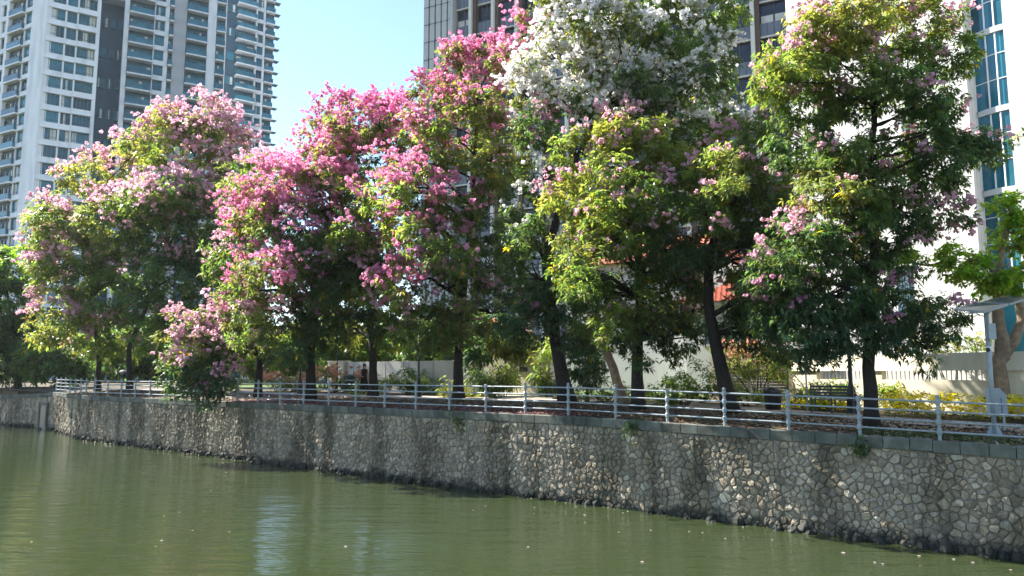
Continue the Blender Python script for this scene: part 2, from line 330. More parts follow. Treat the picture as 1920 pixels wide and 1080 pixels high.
def canal_wall(name, pA, pB, topf, label, nparts, seed, size, slab, from_s=0.):
    pA, pB = np.asarray(pA, float), np.asarray(pB, float); L = float(np.linalg.norm(pB - pA)); fr = Fac(pA, e=(pB - pA) / L)
    r = np.random.default_rng(seed)
    root = empty(name, (pA[0], pA[1], 0), label, 'retaining wall')
    b = MB(); N_ = max(2, int(L / 2))
    for i in range(N_):
        a0, a1 = L * i / N_, L * (i + 1) / N_
        z0, z1 = topf(a0) - .275, topf(a1) - .275
        b.hexa([fr.pt(a0, -2, 0), fr.pt(a1, -2, 0), fr.pt(a1, -2, -.9), fr.pt(a0, -2, -.9), fr.pt(a0, z0, 0), fr.pt(a1, z1, 0), fr.pt(a1, z1, -.9), fr.pt(a0, z0, -.9)])
    b.c = [(.205, .175, .135)] * len(b.v); b.build('mortar_core', 'stone', root)
    cells = voronoi(L, lambda x: topf(x) - .29, size, seed); big = MB(); k = 0
    for poly in cells:
        g = stone_geo(poly, fr, r)
        if g is None: continue
        if k < nparts and poly[0][0] > from_s:
            s_ = MB(); s_.add(g[0], g[1], 0, g[2]); s_.build('stone', 'stone', root); k += 1
        else: big.add(g[0], g[1], 0, g[2])
    if big.v: tag(big.build('stonework', 'stone', root), kind='stuff')
    ft = MB()
    for _ in range(int(L * 3.2)):
        q = np.array(fr.pt(r.uniform(0, L), r.uniform(-.12, .1), r.uniform(.0, .22))); sz = r.uniform(.08, .2); V = []
        for z_, rr in ((-1, .75), (-.2, 1), (.5, .8), (.95, .35)): V += [q + sz * np.array([rr * math.cos(t) * r.uniform(.75, 1.25), rr * math.sin(t) * r.uniform(.75, 1.25), z_ * r.uniform(.7, 1.1)]) for t in np.arange(6) * 1.047]
        ft.add(V, [(i * 6 + k, i * 6 + (k + 1) % 6, i * 6 + 6 + (k + 1) % 6, i * 6 + 6 + k) for i in range(3) for k in range(6)] + [tuple(range(18, 24))], 0, (.10, .095, .08))
    tag(ft.build('footing_stones', 'stone', root), kind='stuff')
    a = 0.
    while a < L:
        wd = min(slab * r.uniform(.9, 1.1), L - a)
        if wd < .12: break
        z1 = topf(a + wd / 2) + r.normal(0, .006); z0 = z1 - .27; pr = .055 + r.normal(0, .008); sl_ = (topf(a + wd) - topf(a)) / 2
        c = MB(); g = .008; bv = .025
        prof = [(-.42, z0), (pr, z0), (pr, z1 - bv), (pr - bv, z1), (-.42, z1)]
        V = [fr.pt(a + g, z - sl_, d) for d, z in prof] + [fr.pt(a + wd - g, z + sl_, d) for d, z in prof]
        c.add(V, [(0, 1, 2, 3, 4), (9, 8, 7, 6, 5)] + [(i, i + 5, (i + 1) % 5 + 5, (i + 1) % 5) for i in range(5)]); c.build('coping_slab', 'coping', root); a += wd
    return root, fr
FIRST_S = sof(17.0)
W_main, FR = canal_wall('canal_wall', W0, C1, lambda a: topz(a), 'long grey rubble stone canal wall with mossy concrete coping', 300, 3, .178, .55, FIRST_S - .4)
canal_wall('canal_wall', C1, C2, lambda a: 2.76, 'short sunlit stretch of rubble canal wall past the corner', 0, 5, .33, 1.0)
canal_wall('canal_wall', C2, C3, lambda a: 2.72 - a * .04, 'shaded stretch of rubble wall with drain outlet at far left', 0, 6, .36, 1.3)
canal_wall('canal_wall', C3, C4, lambda a: 2.3, 'low dark canal wall under the far left tree', 0, 8, .4, 1.5)
# drain outlet in the far wall
fr3 = Fac(C2, e=(C3 - C2) / np.linalg.norm(C3 - C2)); a0 = fr3.a(77, 780); a1 = fr3.a(91, 780); a0, a1 = min(a0, a1), max(a0, a1)
dr = empty('drain_outlet', fr3.pt((a0 + a1) / 2, 0, .1), 'dark rectangular drain outlet framed in concrete in the far wall', 'drain')
b = MB(); b.fbox(fr3, a0 + .12, a1 - .12, -.5, 1.75, .1, .16); b.build('opening_shade', 'black', dr)  # black block paints the shade inside the outlet; nothing is hollow
b = MB(); b.fbox(fr3, a0 - .08, a0 + .12, -.5, 1.95, .05, .2); b.build('jamb', 'mortar', dr)
b = MB(); b.fbox(fr3, a1 - .12, a1 + .08, -.5, 1.95, .05, .2); b.build('jamb', 'mortar', dr)
b = MB(); b.fbox(fr3, a0 + .121, a1 - .121, 1.75, 1.95, .05, .19); b.build('lintel', 'mortar', dr)

# ------------------------------------------------------------------ railing on the coping
def railing(pA, pB, n, topf, a0, step, label, finial):
    pA, pB = np.asarray(pA, float), np.asarray(pB, float); L = float(np.linalg.norm(pB - pA)); fr = Fac(pA, e=(pB - pA) / L)
    root = empty('railing', fr.pt(a0, topf(a0), -.16), label, 'railing'); HS = [.2, .44, .68, .92]; heads = []
    pm = MB(); pm.lathe((0, 0, 0), [(.042, -.02), (.042, .14)] + [x for h in HS for x in ((.04, h - .075), (.06, h - .05), (.062, h + .05), (.04, h + .075))] + [(.038, 1.0)], 10)
    pmesh = pm.mesh('post', ['rail'], smooth=False); fm = MB(); fm.ball((0, 0, 1.035), .052, 10, 0, 6); fmesh = fm.mesh('finial', ['rail'], smooth=True); O = np.array(root.location)
    tops = []
    for k in range(n):
        a = a0 + k * step
        if a > L - .1: break
        q = np.array(fr.pt(a, topf(a), -.16)); p_ = link('post', pmesh, root, tuple(q - O)); tops.append(q)
        if finial(k): link('finial', fmesh, p_, (0, 0, 0))
    for h in HS:
        b = MB(); b.tube([q + np.array([0, 0, h]) for q in tops], .024, 8); b.build('rail', 'rail', root, True)
    return tops
t1 = railing(W0, C1, 40, topz, sof(18.19 - 2 * 1.125), 1.125 / WD[1], 'long grey four-rail railing with ball topped posts on the canal wall', lambda k: k % 7 not in (3, 6))
railing(C1, C2, 7, lambda a: 2.76, .5, 1.75, 'sunlit pale railing past the corner of the canal wall', lambda k: True)

# ------------------------------------------------------------------ residential towers (far left)
def tower_part(b, name, m, root): return b.build(name, m, root)
def win_mesh(fr, a0, a1, h, n, name, gm='tglass', fm='frame', transom=True):
    b = MB(); b.fbox(fr, a0, a1, 0, h, -.42, -.32, 0); t = .07
    b.fbox(fr, a0, a1, 0, t, -.318, -.2, 1); b.fbox(fr, a0, a1, h - t, h, -.318, -.2, 1)
    for i in range(n + 1):
        x = a0 + (a1 - a0 - t) * i / n; b.fbox(fr, x, x + t, t, h - t, -.316, -.2, 1)
    if transom: b.fbox(fr, a0 + t, a1 - t, .55, .6, -.315, -.22, 1)
    return b.mesh(name, [gm, fm], (*fr.p, 0))
def bal_mesh(fr, a0, a1, out=1.2):
    b = MB(); b.fbox(fr, a0, a1, -.28, 0, -.4, out, 0); b.fbox(fr, a0 + .05, a1 - .05, .05, 1.0, out - .1, out - .06, 1)
    b.fbox(fr, a0 + .02, a0 + .06, .05, 1.0, -.3, out - .11, 1); b.fbox(fr, a1 - .06, a1 - .02, .05, 1.0, -.3, out - .11, 1); b.fbox(fr, a0, a1, 1.0, 1.05, out - .12, out - .03, 2)
    return b.mesh('balcony', ['towerwhite', 'bal', 'frame'], (*fr.p, 0))
def facade(root, fr, strips, z0f, fh, k0, k1, zbase, ztop, depth=12., body='towerwhite', yref=120):
    """strips: (px0, px1, type, opts) in image columns at row yref"""
    O = np.array(root.location); base = np.array([*fr.p, 0.]) - O
    A = [(fr.a(x0, yref), fr.a(x1, yref), ty, op) for x0, x1, ty, op in strips]
    lo = min(min(a, b_) for a, b_, _, _ in A); hi = max(max(a, b_) for a, b_, _, _ in A)
    b = MB(); b.fbox(fr, lo, hi, zbase, ztop, -depth, -.45, 0); b.build('wall', body, root)
    for a0, a1, ty, op in A:
        a0, a1 = min(a0, a1), max(a0, a1); m = op.get('m', 'towerwhite')
        if ty == 'blank':
            b = MB(); b.fbox(fr, a0, a1, zbase, ztop, -.5, op.get('d', 0.)); b.build('pier', m, root); continue
        if ty in ('recess', 'bal'):
            b = MB(); b.fbox(fr, a0, a1, zbase, ztop, -.449, -.425); b.build('recess', m if ty == 'recess' else 'towerdark', root)
        zl, zh = op.get('sill', .7), op.get('head', 2.75)
        sb = MB(); sb.fbox(fr, a0, a1, -(fh - zh), zl, -.45, op.get('sd', .0)); sb.fbox(fr, a0 - .02, a1 + .02, -(fh - zh) , -(fh - zh) + .14, op.get('sd', .0), op.get('sd', .0) + .22)
        sm = sb.mesh('spandrel', [m], (*fr.p, 0))
        parts = []
        for (w0, w1, n) in op.get('wins', [(.04, .96, 4)]):
            b0, b1 = a0 + (a1 - a0) * w0, a0 + (a1 - a0) * w1; wm = win_mesh(fr, b0, b1, zh - zl, n, 'window', op.get('g', 'tglass')); cms = []
            for c0_, c1_ in ((.06, .3), (.62, .94), (.3, .55)):
                cb_ = MB(); cb_.fbox(fr, b0 + (b1 - b0) * c0_, b0 + (b1 - b0) * c1_, .1, zh - zl - .1, -.319, -.305); cms.append(cb_.mesh('curtain', ['curtain'], (*fr.p, 0)))
            parts.append((wm, cms))
        pier = []
        ws = op.get('wins', [(.04, .96, 4)]); edges = [0] + [x for w in ws for x in w[:2]] + [1]
        pm = []
        for i in range(0, len(edges), 2):
            pb = MB()
            if edges[i + 1] - edges[i] > .01: pb.fbox(fr, a0 + (a1 - a0) * edges[i], a0 + (a1 - a0) * edges[i + 1], zl + .002, zh - .002, -.45, op.get('sd', 0.) - .02); pm.append(pb.mesh('pier', [m], (*fr.p, 0)))
        bm_ = bal_mesh(fr, a0 + .05, a1 - .05, op.get('out', 1.2)) if ty == 'bal' else None
        for k in range(k0, k1):
            z = z0f + k * fh
            if ty != 'bal' and ty != 'recess': link('spandrel', sm, root, base + (0, 0, z))
            dz = zl
            for wm, cms in parts:
                if ty == 'recess' and k % 2: continue
                wo_ = link('window', wm, root, base + (0, 0, z + (dz if ty != 'bal' else .12)))
                if random.random() < .45: link('curtain', random.choice(cms), wo_, (0, 0, 0))
            if ty not in ('bal', 'recess'):
                for pmi in pm: link('pier', pmi, root, base + (0, 0, z))
            if bm_ and k % op.get('every', 1) == op.get('ph', 0): link('balcony', bm_, root, base + (0, 0, z))
    return lo, hi
# first tower: its near corner stands at image column 80
YT = 124.; c0 = P(80, 100, YT); T1 = empty('apartment_tower', (c0[0], c0[1], 3), 'white apartment tower with green-blue window bays at far left edge', 'building')
f1 = Fac(c0, 56); z1 = f1.az(80, 30.6)[1] - .7
facade(T1, f1, [(80, 140, 'win', dict(wins=[(.03, .6, 4), (.66, .98, 2)])), (140, 177, 'win', dict(wins=[(.05, .97, 5)], sd=.25, sill=.7)), (177, 183, 'blank', dict(d=.3))], z1, 3.1, -19, 7, 0, z1 + 3.1 * 8)
f1b = Fac(c0, -62)
facade(T1, f1b, [(80, 54, 'blank', dict(d=.02)), (54, 40, 'win', dict(wins=[(.1, .9, 1)], sill=.6)), (40, 13, 'bal', dict(wins=[(.05, .5, 2), (.55, .95, 2)], out=.5, sill=.5, g='dglass')), (13, 8, 'blank', dict(d=.3)), (8, -3, 'win', dict(wins=[(.1, .9, 1)])), (-3, -25, 'blank', {}), (-25, -60, 'bal', dict(out=.6))], z1, 3.1, -19, 7, 0, z1 + 3.1 * 8, depth=9)
# recess with dark glazing and sky gardens between the first and the second tower
YT2 = 137.; c2 = P(228, 100, YT2); T2 = empty('apartment_tower', (c2[0], c2[1], 3), 'middle apartment tower with white balconies and grey blank side', 'building')
f2 = Fac(c2, 60); z2 = f2.az(240, 52)[1]
f2r = Fac(P(182, 100, YT2 + 1), 62)
facade(T2, f2r, [(178, 232, 'recess', dict(m='towerdark', wins=[(.12, .36, 2), (.48, .62, 1), (.74, .95, 2)], g='tglass'))], z2, 3.05, -16, 7, 0, z2 + 22, depth=6, body='towerdark')
facade(T2, f2, [(228, 237, 'blank', dict(d=.5)), (237, 285, 'bal', dict(wins=[(.03, .45, 2), (.5, .97, 3)], out=1.3)), (285, 307, 'win', dict(wins=[(.08, .92, 2)], sd=.1)), (307, 313, 'blank', dict(d=.2)), (313, 322, 'bal', dict(out=1.0, wins=[(.1, .9, 1)])), (322, 346, 'blank', dict(d=.1, m='towergrey')), (346, 386, 'bal', dict(wins=[(.04, .55, 2), (.62, .96, 1)], out=1.0)), (386, 402, 'blank', dict(d=.4)), (402, 420, 'bal', dict(wins=[(.1, .9, 2)], out=.8))], z2, 3.05, -16, 7, 0, z2 + 22)
for k in (-8, 2):                                       # planted sky bridges
    aa, ab = f2r.a(186), f2r.a(240); b = MB(); b.fbox(f2r, aa, ab, z2 + 3.05 * k - .5, z2 + 3.05 * k + .4, -.3, 2.4); b.build('sky_bridge', 'towergrey', T2)
c3 = P(420, 100, 172.); T3 = empty('apartment_tower', (c3[0], c3[1], 3), 'rear apartment tower with stacked glass balconies against the sky', 'building')
f3 = Fac(c3, 54); z3 = f3.az(450, 76)[1]
lo, hi = facade(T3, f3, [(402, 422, 'blank', dict(m='towergrey', d=-.1)), (422, 440, 'recess', dict(m='towerdark', wins=[(.1, .9, 2)])), (440, 477, 'bal', dict(wins=[(.03, .97, 4)], out=1.5)), (477, 479, 'blank', dict(d=.4)), (479, 492, 'win', dict(wins=[(.06, .94, 2)])), (492, 494, 'blank', dict(d=.4)), (494, 512, 'bal', dict(wins=[(.02, .98, 2)], out=.9))], z3, 3.05, -21, 7, 0, z3 + 22)
bk = MB(); bk.fbox(f3, hi, hi + 1.3, -.12, 0, -1.2, .5); bkm = bk.mesh('ledge', ['frame'], (*f3.p, 0))
for k in range(-21, 7): link('ledge', bkm, T3, np.array([*f3.p, z3 + 3.05 * k]) - np.array(T3.location))

# ------------------------------------------------------------------ dark office block behind the trees
cO = P(850, 60, 100.); TO = empty('office_block', (cO[0], cO[1], 3), 'dark glazed high-rise with pale vertical fins behind the white blossom', 'building')
fo = Fac(cO, -63); aR = fo.a(1545, 60)
b = MB(); b.fbox(fo, fo.a(838, 60), aR, 0, 95, -20, -.9); b.build('wall', 'dglass', TO)
zO = fo.az(870, 46)[1]; FH = fo.az(870, 20)[1] - fo.az(870, 74)[1]
cols_px = [884, 926, 970, 1015, 1063, 1114, 1168, 1225, 1284, 1347, 1412, 1482, 1540]
prev = fo.a(850, 60)
def tri(a, b_): return (min(a, b_), max(a, b_))
for i, x in enumerate(cols_px):
    a = fo.a(x, 60); wv = .22
    b = MB(); b.fbox(fo, a - wv, a + wv, 0, 95, -.9, .5); b.build('fin', 'fin', TO)
    sgn = 1 if aR > prev else -1
    r0, r1 = tri(a + sgn * wv * 1.02, a + sgn * (wv + .5)); b = MB(); b.fbox(fo, r0, r1, 0, 95, -.9, .1); b.build('reveal', 'brown', TO)
    p0, p1 = tri(prev + sgn * .75, a - sgn * .25)
    if i == 0: p0, p1 = tri(prev + sgn * .25, a - sgn * .25)
    bp = MB(); bp.fbox(fo, p0, p1, 0, 1.6, -.6, -.45, 0); bp.fbox(fo, p0, p1, -.18, 0, -.6, -.3, 1)
    for q in np.linspace(p0, p1, 5)[1:-1]: bp.fbox(fo, q - .025, q + .025, 0, 1.6, -.449, -.4, 2)
    bpm = bp.mesh('balustrade', ['balpanel', 'fin', 'brown'], (*fo.p, 0))
    wn = MB(); wn.fbox(fo, p0, p1, 0, FH - 1.9, -.85, -.78, 0); wn.fbox(fo, (p0 + p1) / 2 - .05, (p0 + p1) / 2 + .05, 0, FH - 1.9, -.778, -.7, 1)
    wnm = wn.mesh('window', ['dglass', 'brown'], (*fo.p, 0)); cu = MB(); cu.fbox(fo, p0 + .1, (p0 + p1) / 2 - .1, 0, .9, -.775, -.75); cu.fbox(fo, (p0 + p1) / 2 + .1, p1 - .1, 0, .9, -.775, -.75); cum = cu.mesh('curtain', ['curtain'], (*fo.p, 0))
    for k in range(-12, 6):
        L0 = np.array([*fo.p, zO + FH * k]) - np.array(TO.location)
        link('balustrade', bpm, TO, L0 - (0, 0, 1.6)); wo = link('window', wnm, TO, L0 + (0, 0, .05))
        if random.random() < .45: link('curtain', cum, wo, (0, 0, .05))
    prev = a
fo2 = Fac(cO, -55)                                       # grey panelled corner with dark joints
for i in range(5):
    x0 = 852 - 11.4 * i; a0, a1 = tri(fo.a(x0, 60), fo.a(x0 - 8.6, 60)); b = MB(); b.fbox(fo, a0, a1, 0, 95, -1, .55 - .02 * i)
    b.build('corner_panel', 'panel', TO)
a0, a1 = tri(fo.a(850, 60), fo.a(797, 60)); b = MB(); b.fbox(fo, a0 + .1, a1 - .1, 0, 94.6, -14, .1); b.build('corner_core', 'towerdark', TO)
jb = MB(); jb.fbox(fo, a0 + .15, a1 - .15, 0, .05, .1, .57); jm = jb.mesh('joint', ['towerdark'], (*fo.p, 0))
for k in range(24): link('joint', jm, TO, np.array([*fo.p, 30 + k * 2.6]) - np.array(TO.location))

# ------------------------------------------------------------------ white building with blue bay windows (right)
OB = 17.0
pR = col_at(1640, OB); fb = Fac(pR, e=(math.sin(R(31)), -math.cos(R(31)))); zg = 2.9
TB = empty('white_apartment_block', (pR[0], pR[1], zg), 'bright white block with curved blue glass bays at right edge', 'building')
aw = fb.a(1826, 250); aw2 = fb.a(1902, 250); aend = fb.a(2250, 250)
b = MB(); b.fbox(fb, -4.0, aw, zg - .3, 34, -12, 0); b.build('wall', 'white', TB)
b = MB(); b.fbox(fb, aw2, aend, zg - .3, 34, -12, .25); b.build('wall', 'white', TB)
b = MB(); b.fbox(fb, aw, aw2, zg - .3, 34, -12, -.6); b.build('wall', 'bglass', TB)
b = MB(); b.fbox(fb, aw - .42, aw - .02, zg, 34, .002, .22); b.build('pilaster', 'white', TB)
zs = [fb.az(1860, y)[1] for y in (357, 204, 50)]; FB = (zs[2] - zs[0]) / 2
def bay_mesh(z0, z1, d, nm, mats, mi=0, n=8, thick=.1):
    m = MB(); pa = []
    for i in range(n + 1):
        t = i / n; a = aw + .02 + (aw2 - aw - .04) * t; pa.append((a, -.35 + d * math.sin(math.pi * t) ** .8))
    for i in range(n):
        (a0, d0), (a1, d1) = pa[i], pa[i + 1]
        m.hexa([fb.pt(a0, z0, d0 - thick), fb.pt(a1, z0, d1 - thick), fb.pt(a1, z0, d1), fb.pt(a0, z0, d0), fb.pt(a0, z1, d0 - thick), fb.pt(a1, z1, d1 - thick), fb.pt(a1, z1, d1), fb.pt(a0, z1, d0)], mi)
    return m, pa
for k in range(-1, 5):
    z = zs[0] + FB * k; bay = empty('bay_window', np.array([*fb.p, z]) - np.array(TB.location)); bay.parent = TB
    m, _ = bay_mesh(z - .15, z + .09, .16, 'sill', ['white'], 0, 8, .7); m.build('sill', 'white', bay)
    m, pa = bay_mesh(z + .103, z + FB - .173, .06, 'pane', ['bglass'], 0, 8, .06)
    for i in range(8):
        q = MB(); q.v = m.v[i * 8:(i + 1) * 8]; q.f = [(0, 3, 2, 1), (4, 5, 6, 7), (0, 1, 5, 4), (1, 2, 6, 5), (2, 3, 7, 6), (3, 0, 4, 7)]; q.m = [0] * 6; q.build('pane', 'bglass', bay)
    fm = MB()
    for i in (0, 3, 5, 8):
        a, d = pa[i]; fm.fbox(fb, a - .022, a + .022, z + .104, z + FB - .174, d - .03, d + .05)
    for zz in (z + FB * .36, z + FB * .68):
        mm, _ = bay_mesh(zz, zz + .035, .1, 'x', ['white']); fm.v, fm.f, fm.m = fm.v + mm.v, fm.f + [tuple(i + len(fm.v) for i in f) for f in mm.f], fm.m + mm.m
    fm.build('frame', 'wframe', bay)
def shuttered(root, fr, px0, px1, py0, py1, m='shutter'):
    a0, zt = fr.az(px0, py0); a1, zb = fr.az(px1, py1); a0, a1 = tri(a0, a1)
    w_ = empty('window', np.array(fr.pt(a0, zb)) - np.array(root.location)); w_.parent = root
    b = MB(); b.fbox(fr, a0, a1, zb, zt, .003, .04); b.build('pane', 'bglass', w_)
    b = MB(); am = (a0 + a1) / 2
    for s0, s1 in ((a0, am - .02), (am + .02, a1)):
        b.fbox(fr, s0, s0 + .07, zb, zt, .043, .09); b.fbox(fr, s1 - .07, s1, zb, zt, .043, .09); n = int((zt - zb) / .12)
        for i in range(n): b.fbox(fr, s0 + .071, s1 - .071, zb + i * .12, zb + i * .12 + .09, .043, .075)
    b.build('shutter', m, w_)
    b = MB(); b.fbox(fr, a0 - .12, a1 + .12, zb - .12, zb - .01, .003, .2); b.build('sill', 'white', w_)
shuttered(TB, fb, 1681, 1710, 503, 585); shuttered(TB, fb, 1690, 1712, 205, 270); shuttered(TB, fb, 1590, 1612, 505, 585)
# ------------------------------------------------------------------ white house with red tiled roof
pH = col_at(1400, 15.5); fh_ = Fac(pH, e=WD); TH_ = empty('white_house', (pH[0], pH[1], zg), 'white house with red tiled roof seen between the trunks', 'building')
LH = fh_.a(1285, 600); zE = fh_.az(1360, 572)[1]
b = MB(); b.fbox(fh_, 0, LH, zg - .3, zE, -8, 0); b.build('wall', 'white', TH_)
rf = MB(); rf.fbox(fh_, -.5, LH + .5, zE, zE + .14, -8.5, .5); rf_o = rf.build('eaves', 'white', TH_)
roofe = empty('roof', np.array(fh_.pt(0, zE + .14, 0)) - np.array(TH_.location)); roofe.parent = TH_
hr = 1.7; tl = MB(); sm_ = MB()
sm_.add([fh_.pt(-.6, zE + .142, .6), fh_.pt(LH + .6, zE + .142, .6), fh_.pt(LH - 1.2, zE + hr, -4), fh_.pt(1.2, zE + hr, -4), fh_.pt(-.6, zE + .142, -8.6), fh_.pt(LH + .6, zE + .142, -8.6)], [(0, 1, 2, 3), (4, 3, 2, 5), (0, 3, 4), (1, 5, 2), (0, 4, 5, 1)]); sm_.build('roof_deck', 'tile', roofe)
nr = 16
for i in range(nr):
    t0, t1_ = i / nr, (i + 1) / nr; row = MB()
    d0, d1 = .62 - 4.6 * t0, .62 - 4.6 * t1_; zz0, zz1 = zE + .16 + (hr - .14) * t0, zE + .16 + (hr - .14) * t1_
    aL, aRr = -.6 + 1.8 * t0, LH + .6 - 1.8 * t0; nn = int((aRr - aL) / .28)
    for j in range(nn):
        a = aL + j * .28; row.add([fh_.pt(a, zz0, d0), fh_.pt(a + .14, zz0 + .08, d0), fh_.pt(a + .28, zz0, d0), fh_.pt(a, zz1, d1 - .02), fh_.pt(a + .14, zz1 + .07, d1 - .02), fh_.pt(a + .28, zz1, d1 - .02)], [(0, 1, 4, 3), (1, 2, 5, 4), (0, 2, 1)])
    o = row.build('tile_course', 'tile', roofe)
for x in (1330,): shuttered(TH_, fh_, x - 9, x + 9, 590, 645)
# upper gabled white volume
pU = col_at(1330, 19.0); fu = Fac(pU, e=WD); aU = fu.a(1060, 500); zU = fu.az(1300, 480)[1]
TU = empty('white_house', (pU[0], pU[1], zg), 'taller white gabled house rear of the red roofed one', 'building')
b = MB(); b.fbox(fu, 0, aU, zg, zU, -7, 0); b.build('wall', 'white', TU)
b = MB(); b.add([fu.pt(-.5, zU + .002, .5), fu.pt(aU + .5, zU + .002, .5), fu.pt(aU + .5, zU + .002, -7.5), fu.pt(-.5, zU + .002, -7.5), fu.pt(1, zU + 1.9, -3.5), fu.pt(aU - 1, zU + 1.9, -3.5)], [(0, 1, 5, 4), (2, 3, 4, 5), (1, 2, 5), (3, 0, 4), (3, 2, 1, 0)]); b.build('roof', 'tile', TU)
shuttered(TU, fu, 1270, 1290, 510, 545); shuttered(TU, fu, 1120, 1140, 515, 550)

# ------------------------------------------------------------------ boundary walls, gate and pillars
RD = np.array([math.sin(R(32)), -math.cos(R(32))])
fw = Fac(col_at(1486, 10.2), e=RD); zt = 4.83
def a_w(x, y=690): return fw.a(x, y)
BW = empty('boundary_wall', (*fw.p, zg), 'cream boundary wall with long barred slots behind yellow flowers', 'wall')
aE = fw.a(2150, 690); zs0, zs1 = fw.az(1700, 712)[1], fw.az(1700, 695)[1]; zg2 = 2.6
b = MB(); b.fbox(fw, 0, aE, zg2 - .4, zs0, -.3, 0); b.build('plinth', 'cream', BW)
b = MB(); b.add([fw.pt(-.02, zs1, -.3), fw.pt(-.02, zs1, .06), fw.pt(-.02, zt, -.12), fw.pt(-.02, zt, -.3), fw.pt(aE, zs1, -.3), fw.pt(aE, zs1, .06), fw.pt(aE, zt, -.12), fw.pt(aE, zt, -.3)], [(0, 1, 2, 3), (7, 6, 5, 4), (0, 4, 5, 1), (1, 5, 6, 2), (2, 6, 7, 3), (3, 7, 4, 0)]); b.build('capping', 'cream', BW)
slots = [(1530, 1622), (1652, 1856), (1912, 2010)]; e_ = [0.] + [a_w(x) for s in slots for x in s] + [aE]
for i in range(0, len(e_), 2):
    b = MB(); b.fbox(fw, e_[i], e_[i + 1], zs0 + .001, zs1 - .001, -.299, -.01); b.build('pier', 'cream', BW)
bm_ = MB(); bm_.fbox(fw, -.012, .012, zs0, zs1, -.16, -.13); bmm = bm_.mesh('bar', ['fin'], (*fw.p, zg))
for i in range(1, len(e_) - 1, 2):
    a = e_[i] + .15
    while a < e_[i + 1]: link('bar', bmm, BW, (fw.e[0] * a, fw.e[1] * a, 0)); a += .16
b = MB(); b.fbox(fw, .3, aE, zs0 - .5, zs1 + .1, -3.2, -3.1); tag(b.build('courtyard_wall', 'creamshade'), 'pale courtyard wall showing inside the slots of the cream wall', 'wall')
# dark slatted fence left of the cream wall
gs = Fac(col_at(1366, 9.6), e=-WD); aS = gs.a(1478, 700); zb_, zt_ = gs.az(1440, 742)[1], gs.az(1440, 692)[1]
GT = empty('slatted_fence', (*gs.p, zg), 'grey horizontal slat fence beside the cream wall', 'fence')
for i in range(4):
    a = .02 + (aS - .1) * i / 3; b = MB(); b.fbox(gs, a, a + .07, 2.5, zt_ + .05, -.08, -.01); b.build('post', 'black', GT)
zz = zb_ - .3
while zz < zt_:
    b = MB(); b.fbox(gs, 0, aS, zz, zz + .085, 0, .025); b.build('slat', 'slat', GT); zz += .115
gl = Fac(col_at(1330, 10.3), e=-WD); aG = gl.a(1484, 690)
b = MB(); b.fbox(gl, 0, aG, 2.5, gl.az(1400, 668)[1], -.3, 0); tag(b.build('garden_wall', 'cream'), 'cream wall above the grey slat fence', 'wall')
# sunlit driveway block with a dark letter slot
fd = Fac(col_at(884, 9.0), e=-WD); aD = fd.a(1032, 690)
DW = empty('gate_wall', (*fd.p, zg), 'sunlit cream gate wall with dark letter slot behind the leaning trunk', 'wall')
zd = fd.az(960, 655)[1]; zd0 = fd.az(900, 676)[1]
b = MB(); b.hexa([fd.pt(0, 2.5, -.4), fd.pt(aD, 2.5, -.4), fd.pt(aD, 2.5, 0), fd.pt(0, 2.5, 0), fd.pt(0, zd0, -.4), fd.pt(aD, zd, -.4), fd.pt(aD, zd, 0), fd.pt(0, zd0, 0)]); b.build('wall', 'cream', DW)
b = MB(); x0, z0_ = fd.az(974, 697); x1, z1_ = fd.az(989, 688); b.fbox(fd, x0, x1, z0_, z1_, .002, .03); b.build('letter_slot', 'black', DW)
b = MB(); b.fbox(fd, -.25, .2, 2.5, zd0 + .1, -.45, .12); b.build('pier', 'cream', DW)
q = [col_at(935, 6.6), col_at(1035, 6.6), col_at(1040, 8.9), col_at(925, 8.9)]; b = MB(); b.add([(x, y, 3.06) for x, y in q] + [(x, y, 2.8) for x, y in q], [(0, 1, 2, 3), (4, 5, 1, 0), (5, 6, 2, 1), (6, 7, 3, 2), (7, 4, 0, 3)]); tag(b.build('driveway', 'pave'), 'pale concrete driveway apron in front of the cream gate wall', 'driveway', kind='structure')
# pale panelled wall behind the person
fp = Fac(col_at(650, 10.0), e=-WD); aP = fp.a(884, 695); PW = empty('boundary_wall', (*fp.p, zg), 'shade-toned cream panelled boundary wall behind the walking person', 'wall')
zp = fp.az(700, 678)[1]; xs = [-.001] + [fp.a(x, 695) for x in (663, 684, 723, 767, 812, 850, 884)]
for i in range(len(xs) - 1):
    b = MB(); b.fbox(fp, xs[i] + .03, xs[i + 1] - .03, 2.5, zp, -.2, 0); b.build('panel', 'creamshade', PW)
b = MB(); b.fbox(fp, -.05, aP, 2.5, zp - .03, -.22, -.06); b.build('backing', 'slat', PW)
for x0, x1, lab in ((620, 628, 'cream gate pillar left of the dark gate'), (640, 649, 'white gate pillar with small dark nameplate')):
    a0, a1 = fp.a(x0, 695), fp.a(x1, 695); pil = empty('gate_pillar', fp.pt((a0 + a1) / 2, 2.8, .1), lab, 'pillar')
    b = MB(); b.fbox(fp, a0, a1, 2.5, zp + .02, -.3, .25); b.fbox(fp, a0 - .05, a1 + .05, zp + .021, zp + .08, -.35, .3); b.build('shaft', 'cream', pil)
    if x0 == 640:
        b = MB(); b.fbox(fp, a0 + .06, a1 - .06, zp - .55, zp - .48, .252, .27); b.build('nameplate', 'black', pil); b = MB(); b.fbox(fp, (a0 + a1) / 2 - .04, (a0 + a1) / 2 + .04, zp - .95, zp - .68, .252, .27); b.build('bell_box', 'slat', pil)
a0, a1 = fp.a(628.5, 695), fp.a(639.5, 695); b = MB(); b.fbox(fp, a0, a1, 2.85, zp - .05, -.1, -.05)
tag(b.build('gate', 'slat'), 'dark grey metal gate between two cream pillars', 'gate')

